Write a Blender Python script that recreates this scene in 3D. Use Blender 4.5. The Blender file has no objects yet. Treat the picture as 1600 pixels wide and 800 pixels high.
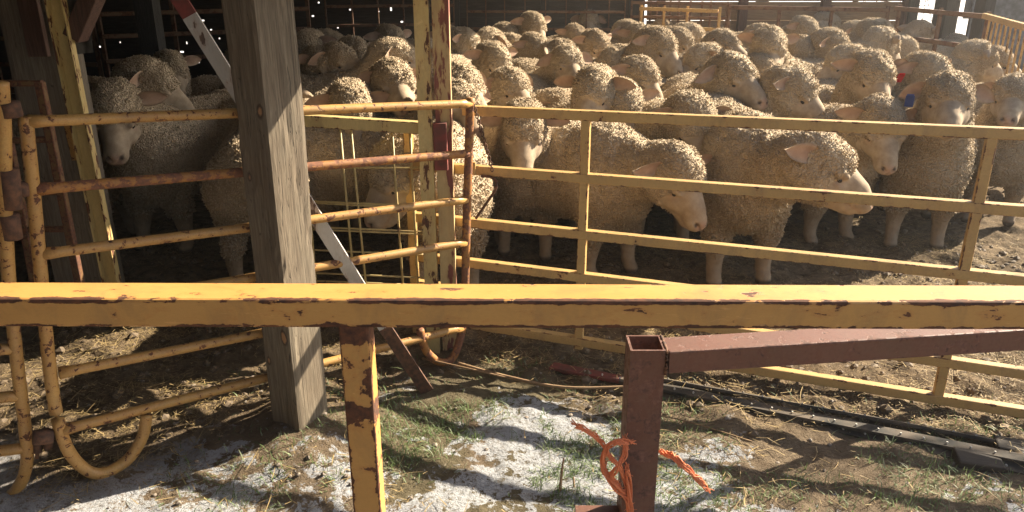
import bpy, bmesh, math, random
import numpy as np
from mathutils import Vector, Matrix, noise
random.seed(7); np.random.seed(7)
R = math.radians
scene = bpy.context.scene
COL = scene.collection

# ------------------------------------------------------------------ camera
CAM_H, PITCH, FPX = 1.65, R(20.3), 1256.0          # FPX: focal length in pixels of a 1600 px wide picture
cam_data = bpy.data.cameras.new('camera')
cam = bpy.data.objects.new('camera', cam_data); COL.objects.link(cam)
cam.location = (0, 0, CAM_H)
cam.rotation_euler = (R(90) - PITCH, 0, 0)
cam_data.sensor_width = 36.0
cam_data.lens = 36.0 * FPX / 1600.0
cam_data.clip_start = 0.05
cam_data.clip_end = 2000
scene.camera = cam
cP, sP = math.cos(PITCH), math.sin(PITCH)

def ray(px, py):
    l, d = (px - 800) / FPX, (py - 400) / FPX
    return l, cP - d * sP, -(sP + d * cP)
def atY(px, py, Y):
    l, f, z = ray(px, py); t = Y / f
    return Vector((l * t, Y, CAM_H + z * t))
def atZ(px, py, Z):
    l, f, z = ray(px, py); t = (Z - CAM_H) / z
    return Vector((l * t, f * t, Z))
def atX(px, py, X):
    l, f, z = ray(px, py); t = X / l
    return Vector((X, f * t, CAM_H + z * t))

# ------------------------------------------------------------------ world, sun, exposure
SUN_EL, SUN_AZ = R(31), R(29)        # azimuth counted from +X (picture right) towards +Y (away)
sdir = Vector((math.cos(SUN_EL) * math.cos(SUN_AZ), math.cos(SUN_EL) * math.sin(SUN_AZ), math.sin(SUN_EL)))
world = bpy.data.worlds.new('World'); scene.world = world
world.use_nodes = True
wn = world.node_tree; wn.nodes.clear()
wo = wn.nodes.new('ShaderNodeOutputWorld'); wb = wn.nodes.new('ShaderNodeBackground'); ws = wn.nodes.new('ShaderNodeTexSky')
ws.sky_type = 'NISHITA'; ws.sun_disc = False
ws.sun_elevation = SUN_EL
ws.sun_rotation = R(90) - SUN_AZ     # Nishita rotation is counted clockwise from +Y
ws.dust_density = 2.0
wb.inputs['Strength'].default_value = 0.06
wn.links.new(ws.outputs[0], wb.inputs['Color']); wn.links.new(wb.outputs[0], wo.inputs['Surface'])
sl = bpy.data.lights.new('sun', 'SUN'); sl.energy = 5.0; sl.angle = R(0.5); sl.color = (1.0, 0.87, 0.68)
so = bpy.data.objects.new('sun', sl); COL.objects.link(so)
so.rotation_euler = sdir.to_track_quat('Z', 'Y').to_euler(); so.location = (20, 14, 12)
scene.view_settings.view_transform = 'Standard'
scene.view_settings.look = 'None'
scene.view_settings.exposure = 1.72
scene.view_settings.gamma = 1.0
scene.render.engine = 'CYCLES'
scene.cycles.max_bounces = 6
scene.cycles.diffuse_bounces = 4
scene.cycles.volume_bounces = 0

# ------------------------------------------------------------------ helpers
def tag(o, label=None, cat=None, group=None, kind=None):
    if label: o['label'] = label
    if cat: o['category'] = cat
    if group: o['group'] = group
    if kind: o['kind'] = kind
    return o
def empty(name, loc=(0, 0, 0), rz=0.0):
    o = bpy.data.objects.new(name, None); COL.objects.link(o)
    o.location = loc; o.rotation_euler = (0, 0, rz); o.empty_display_size = 0.1
    return o
def mesh_obj(name, verts, faces, mats, parent=None, smooth=False, midx=None, attr=None, loc=None):
    me = bpy.data.meshes.new(name)
    verts = np.asarray(verts, dtype=np.float32)
    me.from_pydata(verts.tolist(), [], [list(map(int, f)) for f in faces])
    if not isinstance(mats, (list, tuple)): mats = [mats]
    for m in mats: me.materials.append(m)
    if midx is not None: me.polygons.foreach_set('material_index', np.asarray(midx, dtype=np.int32))
    if smooth: me.polygons.foreach_set('use_smooth', np.ones(len(me.polygons), dtype=bool))
    if attr is not None:
        for k, a in attr.items():
            ca = me.color_attributes.new(k, 'FLOAT_COLOR', 'POINT')
            a = np.asarray(a, dtype=np.float32)
            if a.ndim == 1: a = np.stack([a, a, a], 1)
            ca.data.foreach_set('color', np.concatenate([a, np.ones((len(a), 1), np.float32)], 1).ravel())
    me.update()
    o = bpy.data.objects.new(name, me); COL.objects.link(o)
    if parent: o.parent = parent
    if loc is not None: o.location = loc
    return o

class MB:
    """collects shapes for ONE mesh; every vertex has an 'edge' value (1 on sharp corners, where paint chips)"""
    def __init__(s): s.v = []; s.f = []; s.e = []; s.m = []
    def add(s, vs, fs, es=None, mi=0):
        b = len(s.v); s.v += [tuple(v) for v in vs]
        s.f += [tuple(i + b for i in f) for f in fs]
        s.e += list(es) if es is not None else [0.0] * len(vs)
        s.m += [mi] * len(fs)
    def sweep(s, pts, prof, edge=None, up=(0, 0, 1), closed=False, caps=True, scale=None, mi=0):
        pts = [Vector(p) for p in pts]; n = len(pts); k = len(prof)
        vs = []; es = []
        for i, p in enumerate(pts):
            if closed: t = (pts[(i + 1) % n] - pts[i - 1])
            else: t = pts[min(i + 1, n - 1)] - pts[max(i - 1, 0)]
            t.normalize()
            u = Vector(up); u = u - t * u.dot(t)
            if u.length < 1e-3: u = Vector((0, 1, 0)) - t * t.y
            u.normalize(); r = t.cross(u)
            sc = 1.0 if scale is None else scale[i]
            for j, (a, b) in enumerate(prof):
                vs.append(p + r * a * sc + u * b * sc); es.append(edge[j] if edge else 0.0)
        fs = []
        for i in range(n if closed else n - 1):
            for j in range(k):
                a = i * k + j; b = i * k + (j + 1) % k; c = ((i + 1) % n) * k + (j + 1) % k; d = ((i + 1) % n) * k + j
                fs.append((a, b, c, d))
        if caps and not closed:
            fs.append(tuple(range(k))[::-1]); fs.append(tuple((n - 1) * k + j for j in range(k)))
        s.add(vs, fs, es, mi)
    def pipe(s, pts, r, seg=10, **kw):
        s.sweep(pts, [(r * math.cos(2 * math.pi * j / seg), r * math.sin(2 * math.pi * j / seg)) for j in range(seg)], **kw)
    def bar(s, p0, p1, w, h, up=(0, 0, 1), bev=0.004, n=1, ends=None, mi=0):
        """square tube from p0 to p1, w across, h along `up`, with rounded corners"""
        a, b = w / 2, h / 2; c = min(bev, a * .6, b * .6)
        prof = []; edge = []
        for sx, sy in ((1, 1), (-1, 1), (-1, -1), (1, -1)):
            q = [(sx * a, sy * (b - c)), (sx * (a - c * .3), sy * (b - c * .3)), (sx * (a - c), sy * b)]
            if sx * sy < 0: q = q[::-1]
            prof += q; edge += [.55, 1.0, .55]
            # extra points so that the edge value dies out quickly
        pr = []; ed = []
        for i in range(12):
            pr.append(prof[i]); ed.append(edge[i])
            if i % 3 == 2:
                x0, y0 = prof[i]; x1, y1 = prof[(i + 1) % 12]
                for t in (.12, .88): pr.append((x0 + (x1 - x0) * t, y0 + (y1 - y0) * t)); ed.append(0.0)
        p0, p1 = Vector(p0), Vector(p1)
        s.sweep([p0.lerp(p1, i / n) for i in range(n + 1)], pr, ed, up, mi=mi)
    def box(s, c, d, rz=0.0, mi=0):
        x, y, z = d[0] / 2, d[1] / 2, d[2] / 2; M = Matrix.Rotation(rz, 3, 'Z')
        vs = [Vector(c) + M @ Vector((sx * x, sy * y, sz * z)) for sz in (-1, 1) for sy in (-1, 1) for sx in (-1, 1)]
        s.add(vs, [(0, 2, 3, 1), (4, 5, 7, 6), (0, 1, 5, 4), (2, 6, 7, 3), (0, 4, 6, 2), (1, 3, 7, 5)], [.6] * 8, mi)
    def build(s, name, mats, parent=None, smooth=False):
        v = np.array(s.v, dtype=np.float32)
        o = mesh_obj(name, v, s.f, mats, parent, smooth, s.m, {'edge': np.array(s.e, dtype=np.float32)})
        return o

# ------------------------------------------------------------------ node material helpers
class NT:
    def __init__(s, name):
        s.m = bpy.data.materials.new(name); s.m.use_nodes = True
        s.t = s.m.node_tree; s.t.nodes.clear()
        s.out = s.n('ShaderNodeOutputMaterial')
        s.p = s.n('ShaderNodeBsdfPrincipled'); s.l(s.p.outputs[0], s.out.inputs[0])
    def n(s, t, **kw):
        x = s.t.nodes.new(t)
        for k, v in kw.items(): setattr(x, k, v)
        return x
    def l(s, a, b): s.t.links.new(a, b)
    def inp(s, sock, v):
        if isinstance(v, bpy.types.NodeSocket): s.l(v, sock)
        else: sock.default_value = v
    def coord(s, kind='Object', scale=(1, 1, 1), loc=(0, 0, 0)):
        c = s.n('ShaderNodeTexCoord'); mp = s.n('ShaderNodeMapping')
        mp.inputs['Scale'].default_value = scale; mp.inputs['Location'].default_value = loc
        s.l(c.outputs[kind], mp.inputs[0]); return mp.outputs[0]
    def noise(s, vec, scale, detail=4, rough=.55, dist=0.0):
        x = s.n('ShaderNodeTexNoise'); s.l(vec, x.inputs['Vector'])
        x.inputs['Scale'].default_value = scale; x.inputs['Detail'].default_value = detail
        x.inputs['Roughness'].default_value = rough; x.inputs['Distortion'].default_value = dist
        return x.outputs[0]
    def voro(s, vec, scale, feature='F1', rnd=1.0):
        x = s.n('ShaderNodeTexVoronoi', feature=feature); s.l(vec, x.inputs['Vector'])
        x.inputs['Scale'].default_value = scale; x.inputs['Randomness'].default_value = rnd
        return x.outputs[0]
    def ramp(s, fac, stops, interp='LINEAR'):
        x = s.n('ShaderNodeValToRGB'); x.color_ramp.interpolation = interp
        el = x.color_ramp.elements
        while len(el) < len(stops): el.new(.5)
        for e, (p, c) in zip(el, stops):
            e.position = p; e.color = (c[0], c[1], c[2], 1) if isinstance(c, (tuple, list)) else (c, c, c, 1)
        s.l(fac, x.inputs[0]); return x.outputs[0]
    def mix(s, fac, a, b, mode='MIX'):
        x = s.n('ShaderNodeMix', data_type='RGBA', blend_type=mode)
        s.inp(x.inputs[0], fac)
        for i, v in ((6, a), (7, b)):
            if isinstance(v, (tuple, list)): v = (*v[:3], 1)
            s.inp(x.inputs[i], v)
        return x.outputs[2]
    def math(s, op, a, b=0.0, c=0.0, clamp=False):
        x = s.n('ShaderNodeMath', operation=op, use_clamp=clamp)
        s.inp(x.inputs[0], a); s.inp(x.inputs[1], b)
        if op == 'MULTIPLY_ADD': s.inp(x.inputs[2], c)
        return x.outputs[0]
    def attr(s, name):
        x = s.n('ShaderNodeAttribute'); x.attribute_name = name; return x.outputs
    def sep(s, c):
        x = s.n('ShaderNodeSeparateColor'); s.l(c, x.inputs[0]); return x.outputs
    def bump(s, h, strength=.5, dist=.01, prev=None):
        x = s.n('ShaderNodeBump'); x.inputs['Strength'].default_value = strength; x.inputs['Distance'].default_value = dist
        s.l(h, x.inputs['Height'])
        if prev is not None: s.l(prev, x.inputs['Normal'])
        return x.outputs[0]
    def set(s, **kw):
        for k, v in kw.items():
            k = k.replace('_', ' ')
            if isinstance(v, tuple) and len(v) == 3: v = (*v, 1)
            s.inp(s.p.inputs[k], v)
        return s
# ------------------------------------------------------------------ sheep
def surface_nets(S, org, h):
    ins = S < 0
    nx, ny, nz = S.shape
    acc = np.zeros((nx - 1, ny - 1, nz - 1, 3), np.float32); cnt = np.zeros((nx - 1, ny - 1, nz - 1), np.int16)
    corners = [(i, j, k) for i in (0, 1) for j in (0, 1) for k in (0, 1)]
    def sl(c): return (slice(c[0], nx - 1 + c[0]), slice(c[1], ny - 1 + c[1]), slice(c[2], nz - 1 + c[2]))
    for a in corners:
        for ax in range(3):
            if a[ax]: continue
            b = list(a); b[ax] = 1; b = tuple(b)
            sa, sb = S[sl(a)], S[sl(b)]
            m = (sa < 0) != (sb < 0)
            t = np.where(m, sa / np.where(m, sa - sb, 1), 0)
            for q in range(3):
                acc[..., q] += np.where(m, (a[q] + (t if q == ax else 0)), 0)
            cnt += m
    act = cnt > 0
    idx = -np.ones(act.shape, np.int64); idx[act] = np.arange(act.sum())
    base = np.stack(np.nonzero(act), 1)
    V = (base + acc[act] / cnt[act][:, None]) * h + org
    F = []
    for ax in range(3):
        s0 = [slice(None)] * 3; s1 = [slice(None)] * 3
        s0[ax] = slice(0, -1); s1[ax] = slice(1, None)
        ia, ib = ins[tuple(s0)], ins[tuple(s1)]
        m = ia != ib
        p = np.stack(np.nonzero(m), 1)
        o1, o2 = [q for q in range(3) if q != ax]
        ok = (p[:, o1] > 0) & (p[:, o2] > 0) & (p[:, o1] < S.shape[o1] - 1) & (p[:, o2] < S.shape[o2] - 1)
        p = p[ok]
        def g(d1, d2):
            q = p.copy(); q[:, o1] -= d1; q[:, o2] -= d2
            return idx[q[:, 0], q[:, 1], q[:, 2]]
        quad = np.stack([g(0, 0), g(1, 0), g(1, 1), g(0, 1)], 1)
        flip = ia[p[:, 0], p[:, 1], p[:, 2]]
        if ax == 1: flip = ~flip
        quad[flip] = quad[flip][:, ::-1]
        F.append(quad)
    F = np.concatenate(F); 
    return V.astype(np.float32), F[:, ::-1]

class SDF:
    def __init__(s, lo, hi, h):
        s.h = h; s.org = np.array(lo, np.float32)
        n = np.ceil((np.array(hi) - lo) / h).astype(int) + 1
        s.S = np.full(n, .3, np.float32)
        s.ax = [s.org[i] + h * np.arange(n[i], dtype=np.float32) for i in range(3)]
    def _sub(s, lo, hi):
        sl = []
        for i in range(3):
            a = int(max(0, np.floor((lo[i] - s.org[i]) / s.h))); b = int(min(s.S.shape[i], np.ceil((hi[i] - s.org[i]) / s.h) + 1))
            sl.append(slice(a, max(a + 1, b)))
        g = np.meshgrid(*[s.ax[i][sl[i]] for i in range(3)], indexing='ij', sparse=True)
        return tuple(sl), g
    def _comb(s, sl, d, k, cut=False):
        a = s.S[sl]
        if cut:
            d = -d; hh = np.clip(.5 - .5 * (d - a) / k, 0, 1) * 0 + np.clip(.5 + .5 * (d - a) / k, 0, 1)
            s.S[sl] = a * (1 - hh) + d * hh + k * hh * (1 - hh)
        else:
            hh = np.clip(.5 + .5 * (a - d) / k, 0, 1)
            s.S[sl] = a * (1 - hh) + d * hh - k * hh * (1 - hh)
    def cone(s, a, b, ra, rb, k=.03, cut=False):
        a = np.array(a, np.float32); b = np.array(b, np.float32); m = max(ra, rb) + k + 3 * s.h + .02
        sl, g = s._sub(np.minimum(a, b) - m, np.maximum(a, b) + m)
        ba = b - a; L = float(ba @ ba) + 1e-9
        t = np.clip(sum((g[i] - a[i]) * ba[i] for i in range(3)) / L, 0, 1)
        d = np.sqrt(sum((g[i] - a[i] - t * ba[i]) ** 2 for i in range(3))) - (ra + (rb - ra) * t)
        s._comb(sl, d.astype(np.float32), k, cut)
    def ell(s, c, r, axes=None, k=.03, cut=False):
        c = np.array(c, np.float32); r = np.array(r, np.float32)
        A = np.eye(3, dtype=np.float32) if axes is None else np.array(axes, np.float32)
        m = r.max() + k + 3 * s.h + .02
        sl, g = s._sub(c - m, c + m)
        q = [sum((g[i] - c[i]) * A[j][i] for i in range(3)) for j in range(3)]
        k0 = np.sqrt(sum((q[j] / r[j]) ** 2 for j in range(3))); k1 = np.sqrt(sum((q[j] / r[j] ** 2) ** 2 for j in range(3))) + 1e-6
        d = k0 * (k0 - 1) / k1
        s._comb(sl, d.astype(np.float32), k, cut)

def vnorm(v): v = np.array(v, float); return v / np.linalg.norm(v)
def fract(x): return x - np.floor(x)
def hash3(p, s=0.0):
    return fract(np.sin(p[:, 0] * 127.1 + p[:, 1] * 311.7 + p[:, 2] * 74.7 + s) * 43758.5453)
def vnoise(P, sc, seed=0.0):
    q = P * sc; i = np.floor(q); f = q - i; f = f * f * (3 - 2 * f); out = 0
    for a in (0, 1):
        for b in (0, 1):
            for c in (0, 1):
                w = (f[:, 0] if a else 1 - f[:, 0]) * (f[:, 1] if b else 1 - f[:, 1]) * (f[:, 2] if c else 1 - f[:, 2])
                out = out + w * hash3(i + np.array([a, b, c]), seed)
    return out
def worley(P, sc, seed=0.0):
    q = P * sc; i = np.floor(q); best = np.full(len(P), 9.0)
    for a in (-1, 0, 1):
        for b in (-1, 0, 1):
            for c in (-1, 0, 1):
                j = i + np.array([a, b, c])
                pt = j + np.stack([hash3(j, seed), hash3(j, seed + 17), hash3(j, seed + 43)], 1)
                best = np.minimum(best, ((q - pt) ** 2).sum(1))
    return np.sqrt(best)

HS = 1.16
def head_frame(yaw, pitch, hz):
    y, p = R(yaw), R(pitch)
    f = np.array([math.cos(p) * math.cos(y), math.cos(p) * math.sin(y), -math.sin(p)])
    s = np.array([-math.sin(y), math.cos(y), 0.0]); u = np.cross(f, s)
    C = np.array([.42 + .19 * math.cos(.8 * y) + max(0, .80 - hz) * .65, .21 * math.sin(.8 * y), hz])
    return f, s, u, C

def sheep_mesh(name, yaw, pitch, hz, h=.009, seed=1, step=0.0, locks=15000, lock_r=1.0, eb=.10, droop=0.0):
    rs = np.random.RandomState(seed)
    f, s, u, C = head_frame(yaw, pitch, hz)
    G = SDF((-.72, -.42, -.02), (.98, .42, 1.14), h)
    # trunk
    G.ell((-.02, 0, .535), (.47, .215, .228), k=.05)
    G.ell((.27, 0, .53), (.24, .20, .235), k=.08)
    G.ell((-.36, 0, .56), (.22, .195, .205), k=.08)
    G.ell((-.05, 0, .46), (.34, .20, .20), k=.06)
    G.ell((.36, 0, .48), (.15, .145, .19), k=.08)      # brisket
    # neck
    B0 = np.array([.30, 0, .60]); B1 = C - f * .05 - u * .045
    mid = B0 * .45 + B1 * .55 + np.array([.04, 0, -.02])
    nk = .138 if hz > .7 else .122
    G.cone(B0, mid, .185, nk, k=.06); G.cone(mid, B1, nk, .100, k=.05)
    for q in range(3):                                   # neck folds under the throat
        t = .25 + .27 * q; p = B0 * (1 - t) + B1 * t + np.array([.05, 0, -.07])
        G.ell(p, (.05, .115 - .015 * q, .085), k=.03)
    # legs
    for sd in (1, -1):
        st = step * sd
        G.cone((.29, .10 * sd, .44), (.31 + st * .5, .115 * sd, .27), .105, .060, k=.05)
        G.cone((.31 + st * .5, .115 * sd, .27), (.31 + st, .118 * sd, .085), .050, .033, k=.025)
        G.ell((.31 + st * .5, .116 * sd, .235), (.047, .045, .05), k=.02)
        G.cone((.31 + st, .118 * sd, .085), (.335 + st, .118 * sd, .035), .030, .036, k=.012)
        G.cone((-.36, .09 * sd, .50), (-.26 - st * .4, .13 * sd, .35), .150, .085, k=.06)
        G.cone((-.26 - st * .4, .13 * sd, .35), (-.43 - st * .8, .125 * sd, .255), .078, .042, k=.03)
        G.cone((-.43 - st * .8, .125 * sd, .255), (-.40 - st, .125 * sd, .075), .040, .030, k=.02)
        G.cone((-.40 - st, .125 * sd, .075), (-.375 - st, .125 * sd, .032), .028, .035, k=.012)
    G.ell((-.56, 0, .60), (.045, .045, .085), k=.03)     # docked tail
    # head: woolly cap, cheeks, bare face
    A = [f, s, u]
    P = lambda a, b, c: C + (f * a + s * b + u * c) * HS
    def he(c, r, k=.03, cut=False): G.ell(c, np.array(r) * HS, A, k=k, cut=cut)
    def hc(a, b, ra, rb, k=.03, cut=False): G.cone(a, b, ra * HS, rb * HS, k=k, cut=cut)
    he(P(.0, 0, .010), (.100, .090, .088), k=.035)
    he(P(-.05, 0, -.03), (.088, .090, .086), k=.04)
    he(P(.050, 0, .030), (.064, .070, .058), k=.03)   # topknot over the brow
    for sd in (1, -1):
        he(P(.025, .055 * sd, -.055), (.070, .048, .062), k=.03)
    hc(P(.03, 0, -.010), P(.200, 0, -.036), .076, .044, k=.015)
    hc(P(.08, 0, .018), P(.175, 0, -.004), .036, .032, k=.03)   # bridge of the nose
    hc(P(.03, 0, -.080), P(.165, 0, -.074), .056, .032, k=.03)  # lower jaw
    he(P(.209, 0, -.034), (.038, .044, .036), k=.015)
    he(P(.225, 0, -.026), (.018, .034, .021), k=.010)
    he(P(.182, 0, -.078), (.030, .034, .020), k=.012)
    for sd in (1, -1): he(P(.085, .052 * sd, -.045), (.050, .026, .038), k=.03)   # cheek
    eyes = []
    for sd in (1, -1):
        he(P(.088, .062 * sd, .020), (.030, .020, .014), k=.015)         # brow ridge
        he(P(.092, .080 * sd, -.003), (.020, .014, .010), k=.008, cut=True)
        he(P(.090, .066 * sd, -.017), (.020, .014, .007), k=.010)        # lower lid
        hc(P(.240, .013 * sd, -.023), P(.223, .031 * sd, -.011), .0065, .0050, k=.004, cut=True)
        hc(P(.226, .0 * sd, -.058), P(.150, .056 * sd, -.056), .0045, .003, k=.006, cut=True)
        hc(P(.244, .0, -.030), P(.238, 0, -.060), .003, .003, k=.004, cut=True)
    V, F = surface_nets(G.S, G.org, h)
    # head coordinates of every vertex
    D = (V - C) / HS; hf, hs, hu = D @ f, D @ s, D @ u
    on_head = (hf > .03) & (np.abs(hs) < .12) & (hu > -.16) & (hu < .16) & (hf < .3)
    lim = .098 + .012 * np.clip(hu / .05, -1, 1) - np.clip(np.abs(hs) - .045, 0, .1) * .55 + np.clip(-hu - .035, 0, .1) * .35
    lim = lim + (vnoise(V, 40, seed) - .5) * .012
    face = np.where(on_head, np.clip((hf - lim) / .012, 0, 1), 0.0)
    leg = np.clip((.20 - V[:, 2] + (vnoise(V, 30, 5) - .5) * .05) / .06, 0, 1)
    wool = (1 - face) * (1 - leg * .85)
    # vertex normals
    def normals(V):
        a = V[F[:, 0]]; b = V[F[:, 1]]; c = V[F[:, 2]]; d = V[F[:, 3]]
        n = np.cross(c - a, d - b); N = np.zeros_like(V)
        for q in range(4): np.add.at(N, F[:, q], n)
        return N / (np.linalg.norm(N, axis=1, keepdims=True) + 1e-9)
    N = normals(V)
    if (N * (V - V.mean(0)))[:].sum() < 0: F = F[:, ::-1]; N = -N
    clump = vnoise(V, 16, seed) * .6 + vnoise(V, 34, seed + 3) * .4
    curl = 1 - worley(V + (np.stack([vnoise(V, 30, 9), vnoise(V, 30, 19), vnoise(V, 30, 29)], 1) - .5) * .02, 48, seed)
    V = V + N * (wool * ((clump - .5) * .022 + curl * .008))[:, None].astype(np.float32)
    # region colours: R wool, G pink, B dark
    nose = np.clip(1 - np.linalg.norm((D - f * .240 + u * .025) / 1.0, axis=1) / .036, 0, 1)
    mouth = np.clip(1 - np.abs(hu + .057) / .007, 0, 1) * (hf > .15)
    rim = np.zeros(len(V))
    for sd in (1, -1):
        rim = np.maximum(rim, np.clip(1.4 - np.linalg.norm((D - f * .092 - s * .072 * sd + u * .004), axis=1) / .022, 0, 1))
    pink = np.clip(np.maximum(nose * 2.0, rim * .35) + mouth * .5, 0, 1) * (hf > .05) * on_head
    dark = np.zeros(len(V))
    for sd in (1, -1):
        dark = np.maximum(dark, np.clip(1.5 - np.linalg.norm(D - f * .233 - s * .023 * sd + u * .017, axis=1) / .009, 0, 1))
    hoof = np.clip((.045 - V[:, 2]) / .012, 0, 1)
    dark = np.maximum(dark, hoof * .8)
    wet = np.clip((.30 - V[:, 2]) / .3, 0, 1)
    attr = np.stack([wool, pink, dark], 1); extra = np.stack([curl * wool, clump, wet], 1)
    verts = [V]; faces = [F.tolist()]; midx = [0] * len(F); nb = len(V)
    at = [attr]; ex = [extra]
    # ears, set into the wool of the head
    for sd in (1, -1):
        base = P(-.012, .078 * sd, .028)
        ax = vnorm(s * sd * 1.0 - f * eb - u * (.02 + .22 * rs.rand() + droop))
        nn = f * .90 + u * .30 + s * sd * (eb - .1) * .8; nn = vnorm(nn - ax * (nn @ ax)); w = np.cross(nn, ax)
        nt, nv = 11, 7; L, W = .138, .037
        vs = []; aa = []
        for side in (1, -1):
            for i in range(nt):
                t = i / (nt - 1); ww = W * (math.sin(math.pi * min(1, .18 + .82 * t)) ** .65) * (.80 if t < .15 else 1) + .0015
                if t > .85: ww *= max(.08, (1 - t) / .15) ** .5
                for j in range(nv):
                    v = -1 + 2 * j / (nv - 1)
                    cup = -.020 * (1 - v * v) * (1 - .6 * t)
                    th = .0035 * (1 - v * v) * side
                    p = base + (ax * (L * t) + w * (ww * v) + nn * (cup + th + .02 * t * (1 - t)) - u * .018 * t * t) * 1.06
                    vs.append(p); aa.append((0.0 if side == 1 else .25, (1.0 * (1 - v * v * .7)) if side == 1 else .22, .35 * (1 - v * v) * (t < .5) * (1 - 2 * t) if side == 1 else 0))
        fs = []
        for k in range(2):
            for i in range(nt - 1):
                for j in range(nv - 1):
                    a = nb + k * nt * nv + i * nv + j
                    q = [a, a + 1, a + nv + 1, a + nv]
                    fs.append(q if (k == 0) == (sd > 0) else q[::-1])
        for i in range(nt - 1):
            for j in (0, nv - 1):
                a = nb + i * nv + j; b = a + nt * nv; q = [a, a + nv, b + nv, b]
                fs.append(q if (j == 0) == (sd > 0) else q[::-1])
        verts.append(np.array(vs)); faces.append(fs); midx += [0] * len(fs); nb += len(vs)
        at.append(np.array(aa)); ex.append(np.full((len(vs), 3), (.3, .5, 0)))
    # eyes
    for sd in (1, -1):
        c = P(.092, .0625 * sd, -.003); vs = []; fs = []; n1, n2 = 8, 12; r = .0128
        for i in range(n1 + 1):
            for j in range(n2):
                th = math.pi * i / n1; ph = 2 * math.pi * j / n2
                vs.append(c + r * (f * math.sin(th) * math.cos(ph) * 1.15 + u * math.sin(th) * math.sin(ph) * .9 + s * math.cos(th)))
        for i in range(n1):
            for j in range(n2):
                fs.append([nb + i * n2 + j, nb + i * n2 + (j + 1) % n2, nb + (i + 1) * n2 + (j + 1) % n2, nb + (i + 1) * n2 + j])
        verts.append(np.array(vs)); faces.append(fs); midx += [1] * len(fs); nb += len(vs)
        at.append(np.tile((0, 0, 1.0), (len(vs), 1))); ex.append(np.zeros((len(vs), 3)))
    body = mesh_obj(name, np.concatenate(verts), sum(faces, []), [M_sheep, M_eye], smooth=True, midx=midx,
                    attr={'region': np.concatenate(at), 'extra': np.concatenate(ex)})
    me = body.data; COL.objects.unlink(body); bpy.data.objects.remove(body)
    # fleece: short crimped locks all over the wool
    N = normals(V)
    w = wool * (1 + 1.6 * np.exp(-((V - C) ** 2).sum(1) / .03)) * (V[:, 2] > .22)
    near = w / w.sum()
    pick = rs.choice(len(V), locks, p=near)
    j0 = (rs.rand(locks, 3) - .5) * h * 1.2
    p0 = V[pick] + j0; n0 = N[pick]
    cw = p0 + (np.stack([vnoise(p0, 25, 61), vnoise(p0, 25, 62), vnoise(p0, 25, 63)], 1) - .5) * .03; cell = np.floor(cw * 34)
    cr = np.stack([hash3(cell, 1.3), hash3(cell, 5.1), hash3(cell, 9.7)], 1) - .5
    rd = rs.randn(locks, 3) * .28 + cr * 2.6 + np.array([-.25, 0, -.30]); t1 = rd - n0 * (rd * n0).sum(1)[:, None]
    d1 = n0 + t1 * .55; d1 /= np.linalg.norm(d1, axis=1)[:, None]
    rd2 = rs.randn(locks, 3); d2 = d1 + .9 * (rd2 - n0 * (rd2 * n0).sum(1)[:, None]) * .6; d2 /= np.linalg.norm(d2, axis=1)[:, None]
    ln = (.0048 + .0055 * rs.rand(locks)) * (.8 + .55 * hash3(cell, 3.3)) * (1 + .5 * np.clip(.50 - V[pick][:, 2], 0, .2) / .2) * lock_r * (1 - .35 * np.exp(-((V[pick] - C) ** 2).sum(1) / .02))
    side = np.cross(d1, rs.randn(locks, 3)); side /= np.linalg.norm(side, axis=1)[:, None]; s2 = np.cross(d1, side)
    wd = ln * .42
    A0 = p0 - n0 * .003
    VV = []
    for q in range(3):
        an = 2 * math.pi * q / 3; VV.append(A0 + (side * math.cos(an) + s2 * math.sin(an)) * wd[:, None])
    mid_ = A0 + d1 * (ln * .62)[:, None]
    for q in range(3):
        an = 2 * math.pi * q / 3 + .4; VV.append(mid_ + (side * math.cos(an) + s2 * math.sin(an)) * (wd * .85)[:, None])
    VV.append(mid_ + d2 * (ln * .42)[:, None])
    VV = np.stack(VV, 1).reshape(-1, 3)
    b = np.arange(locks)[:, None] * 7
    FF = []
    for q in range(3):
        r_ = (q + 1) % 3
        FF.append(np.concatenate([b + q, b + r_, b + 3 + r_, b + 3 + q], 1).tolist())
    T = []
    for q in range(3):
        T.append(np.concatenate([b + 3 + q, b + 3 + (q + 1) % 3, b + 6], 1).tolist())
    tint = rs.rand(locks)
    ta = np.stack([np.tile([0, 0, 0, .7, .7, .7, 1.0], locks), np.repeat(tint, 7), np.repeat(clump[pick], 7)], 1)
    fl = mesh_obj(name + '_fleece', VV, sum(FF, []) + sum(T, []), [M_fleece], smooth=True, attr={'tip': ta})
    fme = fl.data; COL.objects.unlink(fl); bpy.data.objects.remove(fl)
    top = C + u * .01 + np.array([0, 0, .113])
    return dict(body=me, fleece=fme, C=C, top=top, yaw=yaw, f=f, s=s, u=u)

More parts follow.
